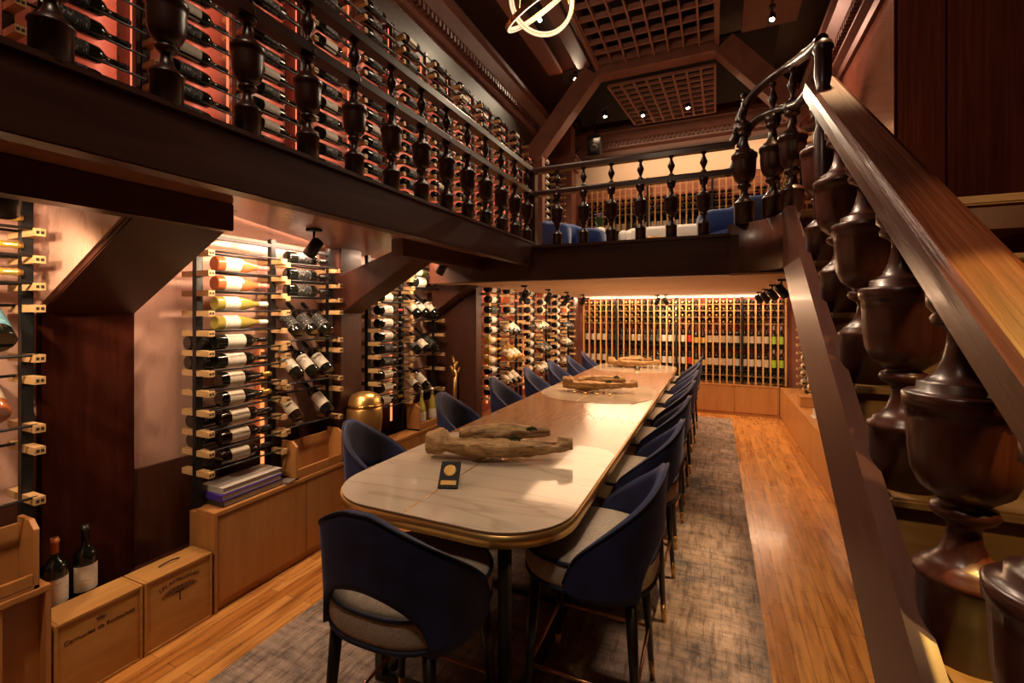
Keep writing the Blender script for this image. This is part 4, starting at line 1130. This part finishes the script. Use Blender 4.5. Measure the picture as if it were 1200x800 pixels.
for i in range(46):
    a = rnd.uniform(0, 2*PI); t = rnd.uniform(.1, .9); p = Vector((0, 0, .93)); q = p + Vector((math.cos(a)*t*.17, math.sin(a)*t*.17, .14+.16*(1-t*t)))
    d = (q-p).normalized(); sd = d.cross(Vector((0, 0, 1))).normalized()*.02; md = p.lerp(q, .6)
    lf.add([p, md+sd, q, md-sd], [(0, 1, 2, 3)], 0)
lf.build('foliage', M['leaf'], pt)
fl = MB()
for i in range(12):
    a = rnd.uniform(0, 2*PI); t = rnd.uniform(0, .12); fl.lathe([(.002, -.02), (.02, 0), (.002, .02)], 6, Matrix.Translation((math.cos(a)*t, math.sin(a)*t, 1.2 + rnd.uniform(-.04, .05))), caps=False)
fl.build('flowers', M['petal'], pt)
for i, (x, y, h_, rd) in enumerate(((-.98, 8.15, .60, .20), (-1.12, 7.85, .50, .16))):
    t = empty('side_table', (x, y, ZG)); tag(t, ['taller', 'lower'][i] + ' round brass side table before the white sofa', 'table', 'brass side tables')
    MB().lathe([(rd, h_-.02), (rd, h_), (rd*.95, h_), (rd*.94, h_-.01), (0, h_-.01)], 28, caps=False).build('top', M['brass_soft'], t)
    for q in range(3): MB().rod((rd*.8*math.cos(q*2.1), rd*.8*math.sin(q*2.1), 0), (rd*.8*math.cos(q*2.1), rd*.8*math.sin(q*2.1), h_-.015), .01).build('leg', M['brass_soft'], t)
ls = empty('loudspeaker', (-2.30, 9.4, 5.25)); tag(ls, 'black loudspeaker below the ceiling at the back corner', 'loudspeaker')
B(-.13, .13, -.11, .11, 0, .42).build('cabinet', M['black'], ls, .01)
MB().lathe([(.09, 0), (.09, .01), (.06, .012), (.03, .004), (0, .006)], 20, Matrix.Translation((0, -.112, .14)) @ Matrix.Rotation(R(90), 4, 'X'), caps=False).build('driver_cone', M['slot'], ls)
B(-.02, .02, -.02, .02, .42, .75).build('bracket', M['black'], ls)

# ------------------------------------------------------------------ chandelier and spots
ch = empty('ring_chandelier', (-1.52, 4.0, 4.86)); tag(ch, 'brass chandelier of two interlocking glowing rings above the table', 'chandelier')
def ring(Rr, rot, off):
    m = Euler([R(a) for a in rot]).to_matrix().to_4x4(); m.translation = Vector(off)
    N = 64; pr = [(-.017, -.020), (.017, -.020), (.017, .020), (-.017, .020)]
    pts = [Vector((Rr*math.cos(2*PI*i/N), Rr*math.sin(2*PI*i/N), 0)) for i in range(N)]
    mb = MB().tube(pts, 0, closed=True, prof=pr, smooth=False); mb.v = [tuple(m @ Vector(p)) for p in mb.v]
    f = mb.build('ring_frame', M['brass'], ch)
    pr2 = [(-.012, -.024), (.012, -.024), (.012, -.018), (-.012, -.018)]
    mb = MB().tube(pts, 0, closed=True, prof=pr2, smooth=False)
    mb2 = MB().tube([p*(1-.019/Rr) for p in pts], 0, closed=True, prof=[(-.003, -.015), (.003, -.015), (.003, .015), (-.003, .015)], smooth=False)
    mb.add(mb2.v, mb2.f, 0); mb.v = [tuple(m @ Vector(p)) for p in mb.v]
    mb.build('diffuser', M['led_warm'], f)
ring(.33, (28, -24, 0), (.0, 0, 0)); ring(.30, (-30, 18, 20), (.03, .02, .06))
for a in (30, 150, 270):
    MB().rod((.3*math.cos(R(a)), .3*math.sin(R(a)), 0.05), (.05*math.cos(R(a)), .05*math.sin(R(a)), 1.45), .003, n=5).build('cable', M['brass_soft'], ch)
MB().lathe([(.09, 1.38), (.09, 1.44), (.0, 1.44)], 16, caps=False).build('ceiling_rose', M['brass'], ch)

def spot_light(name, loc, target, power, angle, col=(1, .72, .45), blend=.5, size=.03):
    l = bpy.data.lights.new(name, 'SPOT'); l.energy = power; l.spot_size = R(angle); l.spot_blend = blend; l.color = col; l.shadow_soft_size = size
    o = bpy.data.objects.new(name, l); COL.objects.link(o); o.location = loc
    o.rotation_euler = (Vector(target)-Vector(loc)).to_track_quat('-Z', 'Y').to_euler()
    return o
def area(name, loc, target, power, sx, sy, col=(1, .72, .45)):
    l = bpy.data.lights.new(name, 'AREA'); l.energy = power; l.shape = 'RECTANGLE'; l.size = sx; l.size_y = sy; l.color = col
    o = bpy.data.objects.new(name, l); COL.objects.link(o); o.location = loc
    o.rotation_euler = (Vector(target)-Vector(loc)).to_track_quat('-Z', 'Y').to_euler(); return o
def track(loc, target, label, power, angle=70, stem=.10, col=(1, .70, .42), bulb=True, group='track lights', sc=1.):
    """small black can on a stem: loc is the ceiling point"""
    loc = Vector(loc); r = empty('track_light', loc); tag(r, label, 'spotlight', group)
    B(-.04*sc, .04*sc, -.04*sc, .04*sc, -.02*sc, 0).build('mount', M['black'], r, .003)
    MB().rod((0, 0, -.02*sc), (0, 0, -stem), .008*sc, n=8).build('stem', M['black'], r)
    d = (Vector(target) - (loc + Vector((0, 0, -stem)))).normalized(); q = d.to_track_quat('Z', 'Y').to_matrix().to_4x4(); q.translation = Vector((0, 0, -stem-.015))
    hd = MB().lathe([(.02*sc, -.07*sc), (.042*sc, -.06*sc), (.045*sc, .07*sc), (.040*sc, .07*sc), (.036*sc, .045*sc), (0, .045*sc)], 18, q, caps=False).build('lamp_head', M['black'], r)
    if bulb: MB().lathe([(.030*sc, .0465*sc), (.0, .0475*sc)], 14, q, caps=False).build('bulb', M['bulb'], hd)
    tip = loc + Vector((0, 0, -stem-.015)) + d*.085*sc
    if power: spot_light('spot', tip, target, power, angle, col)
    return r
track((-2.62, 2.40, 2.60), (-3.40, 2.25, 1.5), 'black track light on the soffit before the first lit rack', 38, 155, .12)
track((-2.66, .86, 2.60), (-3.30, 1.05, 1.7), 'black track light behind the near beam', 24, 140, .12)
track((-2.62, .30, 2.60), (-3.25, .85, 1.7), 'black track light on the soffit before the near rack', 70, 120, .12)
track((-2.60, 4.05, 2.60), (-3.40, 4.2, 1.5), 'black track light on the soffit before the second lit rack', 32, 150, .12)
for i, (y, x) in enumerate(((5.15, -2.12), (6.1, -2.15), (7.05, -2.17), (8.2, -2.22))):
    track((x, y, 2.33), (-2.85, y+.7, 1.5), f'{FIRST[i]} black track light of the row on the left below the back gallery', 32, 110, .10, group='left row of track lights')
for i, (y, x) in enumerate(((5.2, .60), (6.2, .62), (7.3, .64), (8.3, .64))):
    track((x, y, 2.33), (1.5, y+.9, 1.2), f'{FIRST[i]} black track light of the row on the right below the back gallery', 34, 100, .10, group='right row of track lights')
for i, x in enumerate((-1.0, -.85)):
    track((x, 9.0, 2.33), (x-.6+1.2*i, 9.95, 1.4), ['left', 'right'][i] + ' one of the two black track lights before the back grid', 40, 110, .10, group='back track lights')
# ceiling spots
ceil_spots = ((.72, 7.2, 6.22, (.0, 4.0, 1)), (-2.32, 8.05, 6.42, (-1.6, 4.5, 2)), (-2.32, 6.2, 6.42, (-1.4, 3.5, 1)), (-1.25, 8.9, 5.92, (-.9, 7.4, 2.7)), (-.45, 8.9, 5.92, (-.4, 7.4, 2.7)), (-1.9, 8.6, 5.9, (-1.8, 7.5, 3)))
names = ['ceiling spotlight hanging before the right ceiling boards', 'ceiling spotlight beside the left truss brace', 'ceiling spotlight behind the glowing rings', 'left spotlight below the sloping grid', 'right spotlight below the sloping grid', 'small spotlight above the loudspeaker']
for (x, y, z, tg), lab in zip(ceil_spots, names):
    track((x, y, z), tg, lab, 90, 130, .14, (1, .78, .52), group='ceiling spotlights')
# LED line at the top of the lower back wall
tag(B(-2.6, 1.2, YB-.10, YB-.06, 2.305, 2.33).build('led_strip', M['led_pink']), 'pinkish light strip along the top of the lower back wall', 'light strip')

# ------------------------------------------------------------------ general light of the room
area('rack_wash_first', (-2.92, 2.42, 2.585), (-3.45, 2.20, 1.45), 36, 1.5, .03, (1, .64, .42))
area('rack_wash_second', (-2.92, 4.22, 2.585), (-3.45, 4.22, 1.45), 18, 1.2, .03, (1, .64, .42))
area('rack_wash_near', (-3.30, .75, 2.585), (-3.43, .75, 1.7), 1.2, .9, .03, (1, .64, .42))
area('rack_wash_far', (-2.92, 7.2, 2.315), (-2.98, 7.2, 1.5), 9, 4.0, .03, (1, .50, .28))
area('back_wash', (-.7, 9.72, 2.30), (-.7, 9.95, 1.0), 50, 3.6, .06, (1, .60, .34))
area('upper_back_wash', (-.5, 9.3, 5.6), (-.5, 10.0, 3.9), 52, 3.6, .2, (1, .62, .36))
area('back_ceiling_fill', (-.7, 9.88, 2.27), (-.7, 7.4, 2.36), 34, 3.8, .05, (1, .62, .36))  # added fill without a fixture, brightens the ceiling under the back gallery
area('under_back_gallery', (-.9, 7.0, 2.31), (-.9, 7.0, 0), 115, 2.4, 4.0, (1, .62, .34))
def point(name, loc, power, col=(1, .74, .5), r=.2):
    l = bpy.data.lights.new(name, 'POINT'); l.energy = power; l.color = col; l.shadow_soft_size = r
    o = bpy.data.objects.new(name, l); COL.objects.link(o); o.location = loc; return o
for yl in UPLED: area('gallery_led', (-3.27, yl, 3.9), (-3.47, yl-.13, 3.9), 4.2, .02, 2.4, (1, .33, .20))
point('chandelier_glow', (-1.49, 4.0, 4.70), 80, r=.3)
point('near_fill', (-.9, .2, 4.9), 30, r=.3)  # fill light added near the viewer, no chandelier hangs here
spot_light('table_spot', (-1.2, 3.4, 6.1), (-1.25, 2.8, 1.05), 120, 50, (1, .74, .48), .8, .15)
spot_light('floor_spot', (.75, 3.6, 6.1), (.95, 3.7, 0), 2300, 34, (1, .62, .30), .9, .10)
spot_light('near_spot', (-.6, -.6, 6.1), (-1.0, 1.6, .6), 200, 55, (1, .76, .55), .9, .3)
spot_light('handrail_spot', (1.35, .9, 4.6), (.63, 1.34, 1.95), 900, 12.0, (1, .58, .12), .5, .03)
spot_light('stair_spot', (-.6, 3.4, 4.4), (.6, 2.4, 1.0), 190, 65, (1, .66, .45), .9, .2)
spot_light('panel_spot', (.2, 8.6, 5.9), (1.75, 7.2, 4.9), 320, 70, (1, .5, .34), .8, .1)
spot_light('riser_spot', (1.5, .6, 3.6), (.78, 2.2, 1.4), 150, 35, (1, .62, .24), .3, .08)
spot_light('tread_spot', (1.6, .2, 4.2), (1.6, 3.2, 2.4), 420, 24, (1, .62, .26), .8, .1)

w = bpy.data.worlds.new('World'); S.world = w; w.use_nodes = True
w.node_tree.nodes['Background'].inputs['Color'].default_value = (.05, .03, .02, 1); w.node_tree.nodes['Background'].inputs['Strength'].default_value = .2

if MASS.mb.v:
    tag(MASS.mb.build('distant_wine_bottles', MASS.mats), 'many small bottles lying in the distant racks and grids', 'bottles', kind='stuff')

# ------------------------------------------------------------------ camera
cam = bpy.data.cameras.new('camera'); co = bpy.data.objects.new('camera', cam); COL.objects.link(co)
cam.sensor_fit = 'HORIZONTAL'; cam.sensor_width = 36.; cam.lens = 36.*F/1200.; cam.shift_y = -(400-V0)/1200.
cam.clip_start = .02
co.location = (0, 0, H); co.rotation_euler = (PI/2, 0, YAW)
S.camera = co
vs_ = S.view_settings; vs_.view_transform = 'Standard'; vs_.look = 'None'; vs_.gamma = 1.; vs_.exposure = 0.; vs_.use_curve_mapping = False
S.cycles.use_denoising = True
S.cycles.max_bounces = 8; S.cycles.transmission_bounces = 6; S.cycles.sample_clamp_indirect = 4.
S.cycles.caustics_reflective = False; S.cycles.caustics_refractive = False
